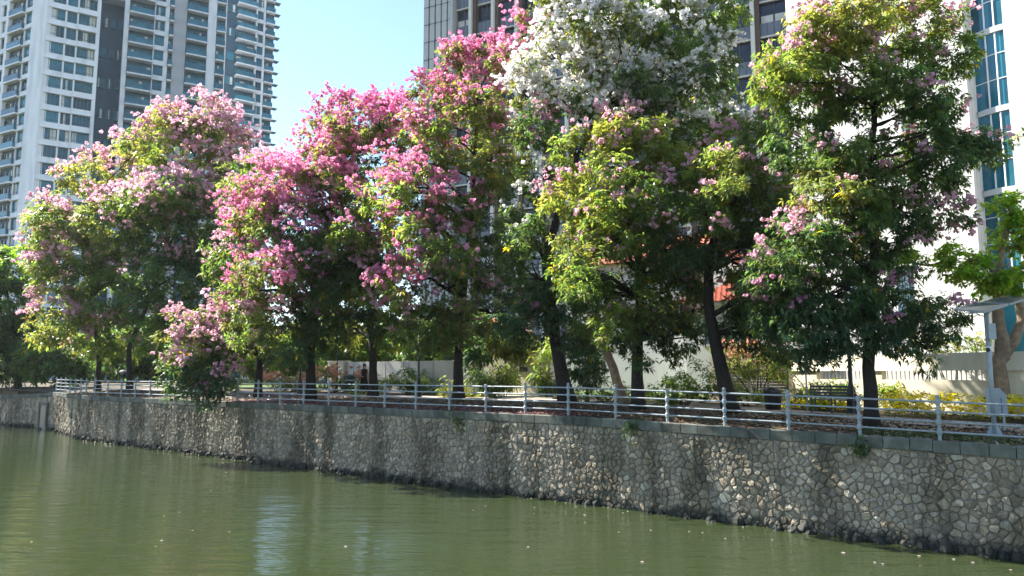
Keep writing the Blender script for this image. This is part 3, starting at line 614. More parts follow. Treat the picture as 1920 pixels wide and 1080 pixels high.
# ------------------------------------------------------------------ foliage machinery
def unit(n, r): v = r.normal(size=(n, 3)); return v / np.linalg.norm(v, axis=1, keepdims=True)
def leaves(C, out, L, cols, r, k=6, droop=.55, wid=.36, spread=.85):
    """C (n,3) rosette centres, out (n,3) directions; returns quad verts and colours"""
    n = len(C); ax = out + r.normal(0, .45, (n, 3)); ax /= np.linalg.norm(ax, axis=1, keepdims=True)
    ref = np.tile([0., 0, 1.], (n, 1)); ref[np.abs(ax[:, 2]) > .9] = [1., 0, 0]
    u = np.cross(ax, ref); u /= np.linalg.norm(u, axis=1, keepdims=True); v = np.cross(ax, u)
    th = (np.arange(k)[None, :] * 2 * np.pi / k + r.uniform(0, 6.28, (n, 1)) + r.normal(0, .3, (n, k)))[..., None]
    D = spread * (np.cos(th) * u[:, None] + np.sin(th) * v[:, None]) + .35 * ax[:, None]; D[..., 2] -= droop * r.uniform(.4, 1.4, (n, k))
    D /= np.linalg.norm(D, axis=2, keepdims=True); D = D.reshape(-1, 3); B = np.repeat(C, k, 0); m = len(D)
    up = np.tile([0., 0, 1.], (m, 1)) + r.normal(0, .35, (m, 3)); sd = np.cross(D, up); sd /= np.linalg.norm(sd, axis=1, keepdims=True) + 1e-6
    nr_ = np.cross(sd, D); Ls = L * r.uniform(.65, 1.25, (m, 1)); W = Ls * wid * r.uniform(.8, 1.2, (m, 1)) * .5; B = B + D * Ls * .12
    tip = B + D * Ls; tip[:, 2] -= (Ls * .12)[:, 0]; mid = B + D * Ls * .45 + nr_ * Ls * .05
    Vv = np.stack([B, mid + sd * W, tip, mid - sd * W], 1).reshape(-1, 3)
    cc = np.repeat(cols, k, 0) * r.uniform(.75, 1.3, (m, 1)); return Vv, np.repeat(cc, 4, 0)
def blossoms(C, rad, cols, r, k=26, ps=.055):
    n = len(C); d = unit(n * k, r); rr = rad * r.uniform(.45, 1., (n * k, 1)); pc = np.repeat(C, k, 0) + d * rr * np.array([1, 1, .8])
    nn = d + r.normal(0, .55, (n * k, 3)); nn /= np.linalg.norm(nn, axis=1, keepdims=True); u = np.cross(nn, unit(n * k, r)); u /= np.linalg.norm(u, axis=1, keepdims=True) + 1e-6; v = np.cross(nn, u)
    s = ps * r.uniform(.7, 1.3, (n * k, 1)); cup = nn * s * .45
    Vv = np.stack([pc + u * s + cup, pc + v * s * .8, pc - u * s + cup, pc - v * s * .8], 1).reshape(-1, 3)
    cc = np.repeat(cols, k, 0) * r.uniform(.78, 1.2, (n * k, 1)); return Vv, np.clip(np.repeat(cc, 4, 0), 0, .9)
LC = dict(dark=(.072, .122, .056), mid=(.105, .16, .056), lime=(.16, .21, .068), yel=(.21, .235, .078), olive=(.142, .172, .07), blue=(.062, .115, .072), bright=(.19, .31, .030))  # own and young-leaf greens; lime, yel also paint lit lobes, dark shaded ones
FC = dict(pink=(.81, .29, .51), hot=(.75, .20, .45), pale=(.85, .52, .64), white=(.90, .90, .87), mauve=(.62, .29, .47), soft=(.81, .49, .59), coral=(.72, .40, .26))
def foliage(lobes, Y, seed, dens=1., leaf=.165, k=6, wid=.36, rosettes=12, droop=.55, flat=1., grow=1., front=0.):
    """lobes: (px, py, rx, ry, depth offset m, leaf tint, flower tint, flower share)"""
    r = np.random.default_rng(seed); sc = (Y / 21.) ** .72; rc = .34 * sc; L = leaf * sc
    LV, LCc, PV, PC, cents = [], [], [], [], []
    if front:
        extra = []
        for i, (px, py, rx, ry, dz, lt, ft, fs) in enumerate(lobes):
            if i % 2 == 0 and min(rx, ry) > 28 and py < 530: extra.append((px + r.uniform(-20, 20), py + r.uniform(-8, 22), rx * .72, ry * .72, dz - front * r.uniform(.8, 1.2), lt, ft, fs * .8))
        lobes = list(lobes) + extra
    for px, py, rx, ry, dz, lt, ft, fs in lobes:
        c = P(px, py, Y + dz); m = (Y + dz) / F; ax, az_ = rx * m * 1.12 * grow, ry * m * 1.2 * grow; ay = (ax + az_) * .5 * flat; cents.append((c, az_))
        area = 4 * math.pi * ((ax * ay) ** 1.6 / 3 + (ax * az_) ** 1.6 / 3 + (ay * az_) ** 1.6 / 3) ** (1 / 1.6)
        ns = max(6, int(dens * area / (math.pi * rc * rc) * 1.05)); d = unit(ns, r); rad = r.uniform(.42, 1.06, (ns, 1)) ** .6
        sub = c + d * rad * np.array([ax, ay, az_]); od = d * np.array([1 / ax, 1 / ay, 1 / az_]); od /= np.linalg.norm(od, axis=1, keepdims=True)
        # flowering twig tips sit on the outer, upper side
        score = d[:, 2] * .55 + rad[:, 0] * .9 + r.normal(0, .35, ns); nf = int(round(min(.85, fs * (1.3 if ft == 'white' else 1.12)) * ns)) if ft else 0
        fl = np.zeros(ns, bool); fl[np.argsort(-score)[:nf]] = True
        nro = np.where(fl, max(3, rosettes // 3), rosettes); tot = int(nro.sum()); ii = np.repeat(np.arange(ns), nro)
        C = sub[ii] + unit(tot, r) * (rc * r.uniform(.15, 1.1, (tot, 1))) * np.array([1, 1, .75])
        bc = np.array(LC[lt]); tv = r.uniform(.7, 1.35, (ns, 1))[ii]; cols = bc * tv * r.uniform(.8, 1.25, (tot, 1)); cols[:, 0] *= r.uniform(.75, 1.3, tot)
        yl = r.random(tot) < .008; cols[yl] = (.42, .33, .03)
        v_, c_ = leaves(C, od[ii] * .6 + np.array([0, 0, .5]), L, cols, r, k, droop, wid); LV.append(v_); LCc.append(c_)
        if nf:
            fi = np.where(fl)[0]; nb = r.integers(8, 15, len(fi)); jj = np.repeat(fi, nb); t = len(jj)
            BC = sub[jj] + od[jj] * rc * .45 + unit(t, r) * rc * r.uniform(.3, 1.5, (t, 1)) * np.array([1, 1, .6]); base = np.array(FC[ft])
            wv = r.random((t, 1)); bcol = base * (1 - .35 * wv) + np.array([.82, .55, .62] if ft not in ('white', 'coral') else base) * .35 * wv
            bcol = bcol * r.uniform(.75, 1.12, (len(sub), 1))[jj]
            v_, c_ = blossoms(BC, rc * .2, bcol, r, 10, .047 * sc); PV.append(v_); PC.append(c_)
    return np.concatenate(LV), np.concatenate(LCc), (np.concatenate(PV) if PV else None), (np.concatenate(PC) if PC else None), cents
def tree(name, label, px, off, trunk, lobes, seed, group=None, Y=None, bark='bark', limb=.09, cat='tree', smoothn=9, **kw):
    base = G(px, off); Yt = base[1] if Y is None else Y
    root = empty(name, base, label, cat, group); r = np.random.default_rng(seed + 99)
    pts = [base - np.array([0, 0, .15])] + [P(x, y, Yt + dz) for x, y, rr, dz in trunk[1:]]; rs = [t[2] for t in trunk]
    P2, R2 = [], []                                   # subdivide the trunk a little unevenly
    for i in range(len(pts) - 1):
        for t in (0, .33, .66): P2.append(pts[i] * (1 - t) + pts[i + 1] * t + r.normal(0, .02, 3) * (t > 0)); R2.append((rs[i] * (1 - t) + rs[i + 1] * t) * r.uniform(.95, 1.06))
    P2.append(pts[-1]); R2.append(rs[-1]); R2[0] *= 1.45; R2[1] *= 1.08
    b = MB(); b.tube(P2, R2, 10); b.build('trunk', bark, root, True)
    LV, LCc, PV, PC, cents = foliage(lobes, Yt, seed, **kw)
    br = MB(); nodes = P2[len(P2) // 3:]; nr_ = R2[len(P2) // 3:]
    for c, h in cents:
        cand = [(np.linalg.norm(c - q) + max(0, (q[2] - c[2])) * 1.5, i) for i, q in enumerate(nodes)]; i = min(cand)[1]; s = nodes[i]; r0 = min(nr_[i] * .62, limb * (1 + np.linalg.norm(c - s) * .1))
        mid = s * .5 + c * .5 + np.array([0, 0, .12]) * np.linalg.norm(c - s) + r.normal(0, .12, 3); e = c + np.array([0, 0, h * .3])
        br.tube([s, s * .7 + mid * .3 + r.normal(0, .04, 3), mid, mid * .4 + c * .6 + r.normal(0, .06, 3), e], [r0, r0 * .85, r0 * .65, r0 * .45, r0 * .22], 6)
        for _ in range(5):
            d = unit(1, r)[0]; d[2] = abs(d[2]) * .8; t = r.uniform(.3, .9); st = mid * (1 - t) + c * t; br.tube([st, st + d * h * .6 + r.normal(0, .05, 3), st + d * h * 1.15 + r.normal(0, .1, 3)], [r0 * .34, r0 * .22, r0 * .08], 5)
    if br.v: tag(br.build('branches', bark, root, True), kind='stuff')
    o = link('crown', raw_mesh('crown', LV - base, 4, [M['leaf']], LCc), root); tag(o, kind='stuff')
    if PV is not None: o = link('blossom', raw_mesh('blossom', PV - base, 4, [M['petal']], PC), root); tag(o, kind='stuff')
    return root
GRP = 'flowering trees along the canal railing'
# far left pair
tree('trumpet_tree', 'far left pale pink flowering tree with yellowish leaves by the wall corner', 185, 3.4, [(185, 735, .2, 0), (186, 660, .17, 0), (170, 560, .14, 0), (150, 440, .08, 0)],
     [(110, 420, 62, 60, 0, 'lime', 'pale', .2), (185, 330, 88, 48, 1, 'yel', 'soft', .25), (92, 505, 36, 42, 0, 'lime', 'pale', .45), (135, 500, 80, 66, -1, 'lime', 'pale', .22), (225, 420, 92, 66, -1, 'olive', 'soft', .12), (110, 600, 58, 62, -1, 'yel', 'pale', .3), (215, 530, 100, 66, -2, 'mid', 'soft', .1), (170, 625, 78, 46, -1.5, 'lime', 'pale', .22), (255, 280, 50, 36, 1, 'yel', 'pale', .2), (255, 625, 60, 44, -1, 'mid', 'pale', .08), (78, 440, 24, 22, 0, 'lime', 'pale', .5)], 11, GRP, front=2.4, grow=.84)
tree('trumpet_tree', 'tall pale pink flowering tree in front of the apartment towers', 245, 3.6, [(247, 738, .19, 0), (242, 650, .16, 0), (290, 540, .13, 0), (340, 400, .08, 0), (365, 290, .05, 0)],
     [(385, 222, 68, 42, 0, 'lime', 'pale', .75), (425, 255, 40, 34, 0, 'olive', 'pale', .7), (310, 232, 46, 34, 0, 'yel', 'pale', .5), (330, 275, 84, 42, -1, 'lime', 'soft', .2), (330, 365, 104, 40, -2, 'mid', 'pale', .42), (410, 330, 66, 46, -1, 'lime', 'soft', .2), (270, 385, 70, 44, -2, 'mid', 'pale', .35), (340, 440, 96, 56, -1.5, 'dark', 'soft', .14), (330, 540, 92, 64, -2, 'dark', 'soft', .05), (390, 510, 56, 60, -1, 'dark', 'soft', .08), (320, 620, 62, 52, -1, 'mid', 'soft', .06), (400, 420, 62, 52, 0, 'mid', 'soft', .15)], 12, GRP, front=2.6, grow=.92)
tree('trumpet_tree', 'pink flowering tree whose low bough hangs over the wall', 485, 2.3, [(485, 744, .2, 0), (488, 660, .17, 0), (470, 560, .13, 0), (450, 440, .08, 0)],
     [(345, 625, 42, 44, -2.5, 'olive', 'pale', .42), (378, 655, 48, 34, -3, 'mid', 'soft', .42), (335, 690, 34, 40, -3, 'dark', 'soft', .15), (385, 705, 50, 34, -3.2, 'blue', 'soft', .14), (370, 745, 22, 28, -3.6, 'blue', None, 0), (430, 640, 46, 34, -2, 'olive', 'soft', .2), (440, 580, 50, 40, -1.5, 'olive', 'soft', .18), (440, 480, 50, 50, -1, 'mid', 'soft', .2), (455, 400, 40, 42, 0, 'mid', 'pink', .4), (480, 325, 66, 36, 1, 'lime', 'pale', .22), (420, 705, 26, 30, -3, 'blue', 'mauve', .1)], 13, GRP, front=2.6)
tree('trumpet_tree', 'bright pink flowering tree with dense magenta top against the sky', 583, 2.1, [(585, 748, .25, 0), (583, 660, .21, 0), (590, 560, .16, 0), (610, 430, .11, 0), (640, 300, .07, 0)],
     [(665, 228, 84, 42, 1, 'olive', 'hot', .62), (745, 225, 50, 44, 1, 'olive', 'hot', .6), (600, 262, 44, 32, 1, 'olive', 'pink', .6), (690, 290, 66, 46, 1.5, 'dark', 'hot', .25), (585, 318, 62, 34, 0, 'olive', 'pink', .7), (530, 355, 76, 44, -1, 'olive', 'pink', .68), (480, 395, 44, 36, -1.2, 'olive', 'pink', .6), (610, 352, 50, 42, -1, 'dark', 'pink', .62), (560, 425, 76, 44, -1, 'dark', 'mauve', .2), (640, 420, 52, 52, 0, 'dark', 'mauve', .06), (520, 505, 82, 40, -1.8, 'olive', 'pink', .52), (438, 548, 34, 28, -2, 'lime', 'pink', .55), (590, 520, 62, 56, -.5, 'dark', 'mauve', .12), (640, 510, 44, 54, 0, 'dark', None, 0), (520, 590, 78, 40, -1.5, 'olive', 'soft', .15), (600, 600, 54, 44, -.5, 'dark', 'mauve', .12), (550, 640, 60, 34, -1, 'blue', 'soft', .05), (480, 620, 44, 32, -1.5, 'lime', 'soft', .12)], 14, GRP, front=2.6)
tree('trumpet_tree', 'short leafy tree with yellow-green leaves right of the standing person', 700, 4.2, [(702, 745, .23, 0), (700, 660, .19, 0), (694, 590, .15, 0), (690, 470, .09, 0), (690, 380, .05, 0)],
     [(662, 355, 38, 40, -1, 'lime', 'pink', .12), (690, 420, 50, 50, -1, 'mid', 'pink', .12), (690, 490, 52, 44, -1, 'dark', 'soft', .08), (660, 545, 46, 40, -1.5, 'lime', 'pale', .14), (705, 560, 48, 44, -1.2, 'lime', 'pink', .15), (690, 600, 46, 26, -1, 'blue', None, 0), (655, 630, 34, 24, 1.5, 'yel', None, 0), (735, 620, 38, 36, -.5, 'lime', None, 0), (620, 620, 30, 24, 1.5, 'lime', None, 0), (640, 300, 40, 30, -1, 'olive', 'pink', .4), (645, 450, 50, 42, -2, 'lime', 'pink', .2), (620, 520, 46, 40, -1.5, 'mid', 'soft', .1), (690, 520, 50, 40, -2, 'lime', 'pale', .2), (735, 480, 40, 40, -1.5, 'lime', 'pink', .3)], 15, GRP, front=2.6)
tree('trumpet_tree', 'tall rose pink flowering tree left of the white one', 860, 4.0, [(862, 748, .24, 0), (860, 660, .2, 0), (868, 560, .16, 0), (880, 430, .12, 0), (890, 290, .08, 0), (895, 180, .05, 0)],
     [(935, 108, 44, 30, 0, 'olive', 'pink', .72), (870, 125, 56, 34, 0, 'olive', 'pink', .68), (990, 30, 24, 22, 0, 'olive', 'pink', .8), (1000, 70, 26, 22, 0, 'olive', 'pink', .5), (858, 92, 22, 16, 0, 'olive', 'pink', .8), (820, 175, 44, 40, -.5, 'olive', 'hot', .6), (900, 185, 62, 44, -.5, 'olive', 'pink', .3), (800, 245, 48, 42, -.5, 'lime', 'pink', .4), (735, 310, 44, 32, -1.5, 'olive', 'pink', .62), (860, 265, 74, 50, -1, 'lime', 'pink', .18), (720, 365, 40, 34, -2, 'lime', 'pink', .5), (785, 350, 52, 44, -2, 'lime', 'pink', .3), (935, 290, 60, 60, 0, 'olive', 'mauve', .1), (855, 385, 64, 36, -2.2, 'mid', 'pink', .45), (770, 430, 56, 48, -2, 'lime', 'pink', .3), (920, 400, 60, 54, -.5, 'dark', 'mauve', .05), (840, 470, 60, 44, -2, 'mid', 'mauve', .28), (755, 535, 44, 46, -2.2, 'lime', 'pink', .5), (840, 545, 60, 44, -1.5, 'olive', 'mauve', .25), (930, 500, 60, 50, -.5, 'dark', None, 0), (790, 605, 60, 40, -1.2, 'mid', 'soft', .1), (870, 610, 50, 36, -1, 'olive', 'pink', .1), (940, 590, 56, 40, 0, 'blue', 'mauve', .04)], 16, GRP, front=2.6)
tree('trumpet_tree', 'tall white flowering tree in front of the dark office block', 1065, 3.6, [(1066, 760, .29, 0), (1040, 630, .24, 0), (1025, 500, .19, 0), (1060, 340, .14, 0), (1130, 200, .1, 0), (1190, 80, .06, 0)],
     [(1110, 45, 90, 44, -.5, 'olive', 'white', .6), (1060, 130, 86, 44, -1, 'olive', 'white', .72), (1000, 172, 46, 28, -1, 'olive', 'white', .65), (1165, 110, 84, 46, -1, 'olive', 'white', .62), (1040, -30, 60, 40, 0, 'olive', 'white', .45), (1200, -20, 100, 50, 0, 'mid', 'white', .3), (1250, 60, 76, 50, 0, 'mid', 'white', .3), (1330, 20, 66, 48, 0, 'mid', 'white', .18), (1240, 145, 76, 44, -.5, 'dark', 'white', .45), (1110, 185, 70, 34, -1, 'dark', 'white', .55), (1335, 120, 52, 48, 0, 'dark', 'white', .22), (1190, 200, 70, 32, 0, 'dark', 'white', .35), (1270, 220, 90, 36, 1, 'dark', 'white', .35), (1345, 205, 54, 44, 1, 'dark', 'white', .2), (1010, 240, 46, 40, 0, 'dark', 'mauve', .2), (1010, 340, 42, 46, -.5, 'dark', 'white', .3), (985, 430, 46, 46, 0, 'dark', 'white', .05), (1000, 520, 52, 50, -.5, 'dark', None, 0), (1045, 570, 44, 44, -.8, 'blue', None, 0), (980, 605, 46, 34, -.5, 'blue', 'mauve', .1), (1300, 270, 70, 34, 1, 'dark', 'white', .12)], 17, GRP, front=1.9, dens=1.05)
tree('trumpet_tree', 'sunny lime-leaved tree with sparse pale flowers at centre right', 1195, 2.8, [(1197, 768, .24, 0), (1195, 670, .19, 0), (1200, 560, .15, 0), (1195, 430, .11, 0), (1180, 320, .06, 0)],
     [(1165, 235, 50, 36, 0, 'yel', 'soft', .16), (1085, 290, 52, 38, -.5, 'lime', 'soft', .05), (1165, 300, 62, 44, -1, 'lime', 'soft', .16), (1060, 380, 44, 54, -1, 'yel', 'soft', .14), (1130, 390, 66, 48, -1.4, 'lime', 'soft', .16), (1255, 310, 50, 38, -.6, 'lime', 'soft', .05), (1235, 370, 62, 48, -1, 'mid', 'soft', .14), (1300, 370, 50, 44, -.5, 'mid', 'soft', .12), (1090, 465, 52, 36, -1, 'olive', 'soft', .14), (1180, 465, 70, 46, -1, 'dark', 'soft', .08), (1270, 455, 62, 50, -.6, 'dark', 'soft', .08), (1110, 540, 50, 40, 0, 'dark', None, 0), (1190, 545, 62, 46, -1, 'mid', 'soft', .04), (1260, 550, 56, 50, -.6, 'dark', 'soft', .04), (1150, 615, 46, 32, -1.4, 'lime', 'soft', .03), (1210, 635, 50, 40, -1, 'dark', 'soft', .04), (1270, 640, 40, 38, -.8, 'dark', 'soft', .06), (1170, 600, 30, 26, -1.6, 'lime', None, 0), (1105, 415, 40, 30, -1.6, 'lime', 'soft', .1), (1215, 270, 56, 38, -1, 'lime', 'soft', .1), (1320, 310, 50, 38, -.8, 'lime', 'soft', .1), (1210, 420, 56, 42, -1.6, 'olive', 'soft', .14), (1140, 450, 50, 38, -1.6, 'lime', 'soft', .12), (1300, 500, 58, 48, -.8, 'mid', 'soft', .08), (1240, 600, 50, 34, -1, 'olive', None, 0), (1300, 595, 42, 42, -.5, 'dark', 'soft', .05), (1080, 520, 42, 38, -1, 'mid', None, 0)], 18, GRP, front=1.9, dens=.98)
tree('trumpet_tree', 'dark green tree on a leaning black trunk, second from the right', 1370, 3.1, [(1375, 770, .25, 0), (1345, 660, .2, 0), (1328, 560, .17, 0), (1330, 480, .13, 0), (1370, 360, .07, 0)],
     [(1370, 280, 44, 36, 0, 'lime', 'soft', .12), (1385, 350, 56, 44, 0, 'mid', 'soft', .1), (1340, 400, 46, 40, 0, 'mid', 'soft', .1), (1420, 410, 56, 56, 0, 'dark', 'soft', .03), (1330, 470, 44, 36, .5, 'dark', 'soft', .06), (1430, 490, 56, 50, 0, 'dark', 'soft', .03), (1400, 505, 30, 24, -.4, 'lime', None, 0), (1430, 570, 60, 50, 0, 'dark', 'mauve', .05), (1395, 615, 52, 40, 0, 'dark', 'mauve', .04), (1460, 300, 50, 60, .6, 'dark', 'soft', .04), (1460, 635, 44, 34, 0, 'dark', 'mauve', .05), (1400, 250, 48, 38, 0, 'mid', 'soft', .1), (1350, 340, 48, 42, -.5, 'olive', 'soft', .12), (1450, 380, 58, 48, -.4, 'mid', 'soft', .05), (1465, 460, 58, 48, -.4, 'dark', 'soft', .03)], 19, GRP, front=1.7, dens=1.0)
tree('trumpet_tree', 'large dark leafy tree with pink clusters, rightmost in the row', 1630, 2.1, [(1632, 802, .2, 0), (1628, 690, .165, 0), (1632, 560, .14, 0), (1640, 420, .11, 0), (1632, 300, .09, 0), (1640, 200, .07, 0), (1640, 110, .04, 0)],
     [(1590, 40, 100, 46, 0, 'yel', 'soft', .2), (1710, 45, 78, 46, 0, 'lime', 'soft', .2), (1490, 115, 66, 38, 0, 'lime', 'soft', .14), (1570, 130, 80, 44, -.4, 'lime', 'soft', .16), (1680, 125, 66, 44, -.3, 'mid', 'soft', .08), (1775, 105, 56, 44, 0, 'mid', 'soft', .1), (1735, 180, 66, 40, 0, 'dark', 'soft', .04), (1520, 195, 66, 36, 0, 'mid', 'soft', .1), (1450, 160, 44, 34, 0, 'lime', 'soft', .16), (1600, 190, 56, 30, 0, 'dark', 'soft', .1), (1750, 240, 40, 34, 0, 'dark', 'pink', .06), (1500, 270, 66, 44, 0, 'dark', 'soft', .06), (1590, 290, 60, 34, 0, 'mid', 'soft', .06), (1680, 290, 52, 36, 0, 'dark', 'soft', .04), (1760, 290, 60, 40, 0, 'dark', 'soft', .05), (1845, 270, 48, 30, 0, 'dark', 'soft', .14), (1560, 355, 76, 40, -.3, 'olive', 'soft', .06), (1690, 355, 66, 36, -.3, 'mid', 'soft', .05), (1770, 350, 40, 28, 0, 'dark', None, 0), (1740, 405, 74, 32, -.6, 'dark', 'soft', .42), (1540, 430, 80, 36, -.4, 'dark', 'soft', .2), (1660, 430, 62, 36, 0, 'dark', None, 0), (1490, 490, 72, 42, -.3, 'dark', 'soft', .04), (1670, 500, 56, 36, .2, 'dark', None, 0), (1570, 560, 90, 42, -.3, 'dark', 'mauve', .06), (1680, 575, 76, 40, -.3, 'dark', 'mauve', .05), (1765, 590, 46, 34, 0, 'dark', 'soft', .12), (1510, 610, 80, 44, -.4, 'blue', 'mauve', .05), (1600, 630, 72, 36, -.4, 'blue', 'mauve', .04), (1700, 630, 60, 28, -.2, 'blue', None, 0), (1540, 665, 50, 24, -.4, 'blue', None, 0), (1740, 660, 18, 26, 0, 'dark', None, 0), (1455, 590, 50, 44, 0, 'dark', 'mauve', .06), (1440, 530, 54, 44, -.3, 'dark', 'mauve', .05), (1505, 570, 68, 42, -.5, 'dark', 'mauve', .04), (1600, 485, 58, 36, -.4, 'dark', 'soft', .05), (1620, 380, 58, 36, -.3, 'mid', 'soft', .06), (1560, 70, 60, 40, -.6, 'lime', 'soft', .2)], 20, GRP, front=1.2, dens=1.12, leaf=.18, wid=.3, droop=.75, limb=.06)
# pale leaning stem beside the centre tree
tree('leaning_tree', 'pale barked leaning stem beside the dark trunk behind the railing', 1172, 3.4, [(1178, 768, .2, 0), (1150, 690, .16, 0), (1130, 640, .13, 0), (1118, 580, .08, 0)], [(1105, 620, 40, 30, .5, 'mid', None, 0), (1090, 660, 36, 40, .8, 'blue', None, 0), (1118, 560, 40, 34, .5, 'dark', None, 0)], 21, None, bark='palebark')
# feathery tree on a forked orange trunk at right
tree('feathery_tree', 'bright feathery tree on a forked tan trunk behind the solar panel', 1872, 6.6, [(1872, 765, .24, 0), (1872, 690, .22, 0), (1880, 655, .22, 0), (1872, 600, .17, 0), (1872, 520, .12, 0), (1885, 440, .08, 0), (1900, 380, .05, 0)],
     [(1810, 500, 40, 26, -.5, 'bright', None, 0), (1850, 515, 46, 26, -.5, 'bright', None, 0), (1895, 520, 44, 28, -.5, 'bright', None, 0), (1900, 440, 34, 24, 0, 'bright', None, 0), (1885, 395, 30, 26, 0, 'bright', None, 0), (1780, 475, 20, 14, 0, 'bright', None, 0), (1690, 490, 34, 18, .5, 'bright', None, 0), (1935, 470, 30, 40, 0, 'bright', None, 0)], 22, None, bark='palebark', leaf=.13, wid=.5, k=8, limb=.1, dens=1.2, rosettes=16)
fk = G(1872, 6.6); b = MB(); Yk = fk[1]
b.tube([P(1878, 668, Yk), P(1900, 640, Yk), P(1916, 600, Yk), P(1908, 555, Yk), P(1900, 520, Yk)], [.2, .17, .13, .11, .07], 9); b.build('fork', 'palebark', [o for o in bpy.data.objects if o.name == 'feathery_tree'][0], True)
# trees and bushes behind
BG = 'background trees'
def bgtree(label, px, off, Yx, lobes, seed, leaf=.2, bark='bark', tr=.2, top=None, name='leafy_tree', **kw):
    ty = top or min(l[1] for l in lobes) + 30; x = lobes[0][0]
    return tree(name, label, px, off, [(px, 730, tr, 0), (px, 680, tr * .8, 0), ((px + x) / 2, (680 + ty) / 2, tr * .6, 0), (x, ty, tr * .25, 0)], lobes, seed, BG, bark=bark, leaf=leaf, **kw)
bgtree('dark green tree leaning over the water at the left edge', 35, 4, None, [(10, 500, 50, 40, 0, 'bright', None, 0), (5, 570, 60, 44, 0, 'mid', None, 0), (30, 630, 50, 40, 0, 'dark', None, 0), (-40, 520, 60, 60, 0, 'mid', None, 0), (-30, 640, 60, 50, 0, 'dark', None, 0), (90, 680, 50, 26, -2, 'mid', None, 0), (130, 690, 50, 24, -1, 'dark', None, 0), (20, 690, 40, 26, 0, 'dark', None, 0)], 31, droop=.7)
bgtree('dense green tree behind the wall corner railing', 300, 16, None, [(290, 660, 60, 40, 0, 'dark', None, 0), (350, 640, 70, 50, 1, 'dark', None, 0), (230, 650, 50, 34, 0, 'mid', None, 0), (410, 650, 60, 40, 0, 'mid', None, 0), (180, 660, 50, 30, 2, 'mid', None, 0)], 32)
bgtree('rounded green tree behind the thick trunk with pink top', 540, 14, None, [(530, 660, 44, 34, 0, 'lime', None, 0), (575, 650, 46, 44, 1, 'mid', None, 0), (500, 680, 40, 26, 0, 'lime', None, 0), (460, 660, 40, 34, 0, 'mid', None, 0)], 33)
bgtree('dark bushy tree over the pale panelled wall', 640, 12.5, None, [(640, 640, 46, 38, 0, 'dark', None, 0), (610, 610, 44, 40, 1, 'dark', None, 0), (680, 650, 50, 28, 0, 'mid', None, 0), (730, 640, 46, 34, 1, 'dark', None, 0), (655, 615, 30, 20, -1, 'yel', None, 0)], 34)
bgtree('dark leafy tree above the right half of the panelled wall', 800, 12.5, None, [(790, 640, 46, 36, 0, 'dark', None, 0), (840, 630, 46, 40, 0, 'mid', None, 0), (890, 640, 40, 44, 0, 'dark', None, 0)], 35)
bgtree('slender shrubby tree with several stems by the cream gate wall', 900, 7.4, None, [(900, 640, 30, 30, 0, 'blue', None, 0), (880, 670, 22, 24, 0, 'blue', None, 0), (950, 640, 44, 26, 0, 'olive', 'coral', .05), (925, 620, 30, 26, 0, 'blue', None, 0), (985, 650, 40, 20, 0, 'olive', 'soft', .1)], 36, tr=.08, name='garden_tree')
bgtree('narrow leafy shrub right of the thick dark trunk', 1100, 5.2, None, [(1095, 660, 30, 34, 0, 'mid', None, 0), (1088, 630, 26, 26, 0, 'lime', None, 0), (1105, 700, 28, 24, 0, 'blue', None, 0)], 37, tr=.07, name='garden_tree')
r = np.random.default_rng(55); DL = [(x + r.uniform(-15, 15), 668 + r.uniform(-26, 8), r.uniform(36, 60), r.uniform(26, 44), r.uniform(-3, 3), str(r.choice(['dark', 'mid', 'mid', 'lime', 'blue'])), None, 0) for x in range(-60, 900, 42)]
v_, c_, _, _, _ = foliage(DL, 95., 56, leaf=.24, rosettes=9); tag(link('distant_trees', raw_mesh('distant_trees', v_, 4, [M['leaf']], c_)), 'hazy band of distant green trees behind the lawn', 'wood', kind='stuff')
# ------------------------------------------------------------------ shrubs
def shrub(name, label, px, off, lobes, seed, cat='shrub', leaf=.13, group=None, **kw):
    base = G(px, off); root = empty(name, base, label, cat, group); Yt = base[1]
    LV, LCc, PV, PC, cents = foliage(lobes, Yt, seed, leaf=leaf, grow=1.25, **kw)
    st = MB()
    for c, h in cents:
        for _ in range(3): st.tube([base + rng.normal(0, .08, 3) * (1, 1, 0) - (0, 0, .05), (base + c) / 2 + rng.normal(0, .06, 3), c + rng.normal(0, .08, 3)], [.022, .016, .008], 5)
    tag(st.build('stems', 'bark', root), kind='stuff')
    tag(link('foliage', raw_mesh('foliage', LV - base, 4, [M['leaf']], LCc), root), kind='stuff')
    if PV is not None: tag(link('blossom', raw_mesh('blossom', PV - base, 4, [M['petal']], PC), root), kind='stuff')
SG = 'shrubs in the planting beds'
shrub('flower_bush', 'coral tinted bush left of the green bin', 625, 7.2, [(610, 712, 20, 14, 0, 'olive', 'coral', .25), (640, 714, 22, 14, 0, 'olive', 'coral', .3), (660, 716, 16, 12, .5, 'olive', 'coral', .3)], 41, group=SG)
shrub('flower_bush', 'coral tinted bush between the two thick left trunks', 545, 7.0, [(530, 722, 26, 12, 0, 'olive', 'coral', .3), (560, 722, 24, 12, 0, 'olive', 'coral', .25)], 42, group=SG)
shrub('green_bush', 'low yellow-flowered bush at the feet of the person', 690, 6.9, [(672, 735, 14, 8, -.5, 'yel', None, 0), (696, 735, 14, 9, -.5, 'yel', None, 0)], 43, group=SG)
shrub('green_bush', 'low green bush in front of the pale panelled wall', 770, 8.0, [(740, 725, 26, 12, 0, 'lime', None, 0), (775, 722, 26, 14, 0, 'mid', None, 0), (815, 724, 26, 12, 0, 'lime', None, 0), (760, 706, 24, 10, 1, 'mid', None, 0)], 44, group=SG)
shrub('green_bush', 'low yellow-green bush behind the trunk of the rose pink tree', 880, 6.6, [(885, 735, 26, 10, 0, 'yel', None, 0), (845, 735, 16, 9, 0, 'yel', None, 0)], 45, group=SG)
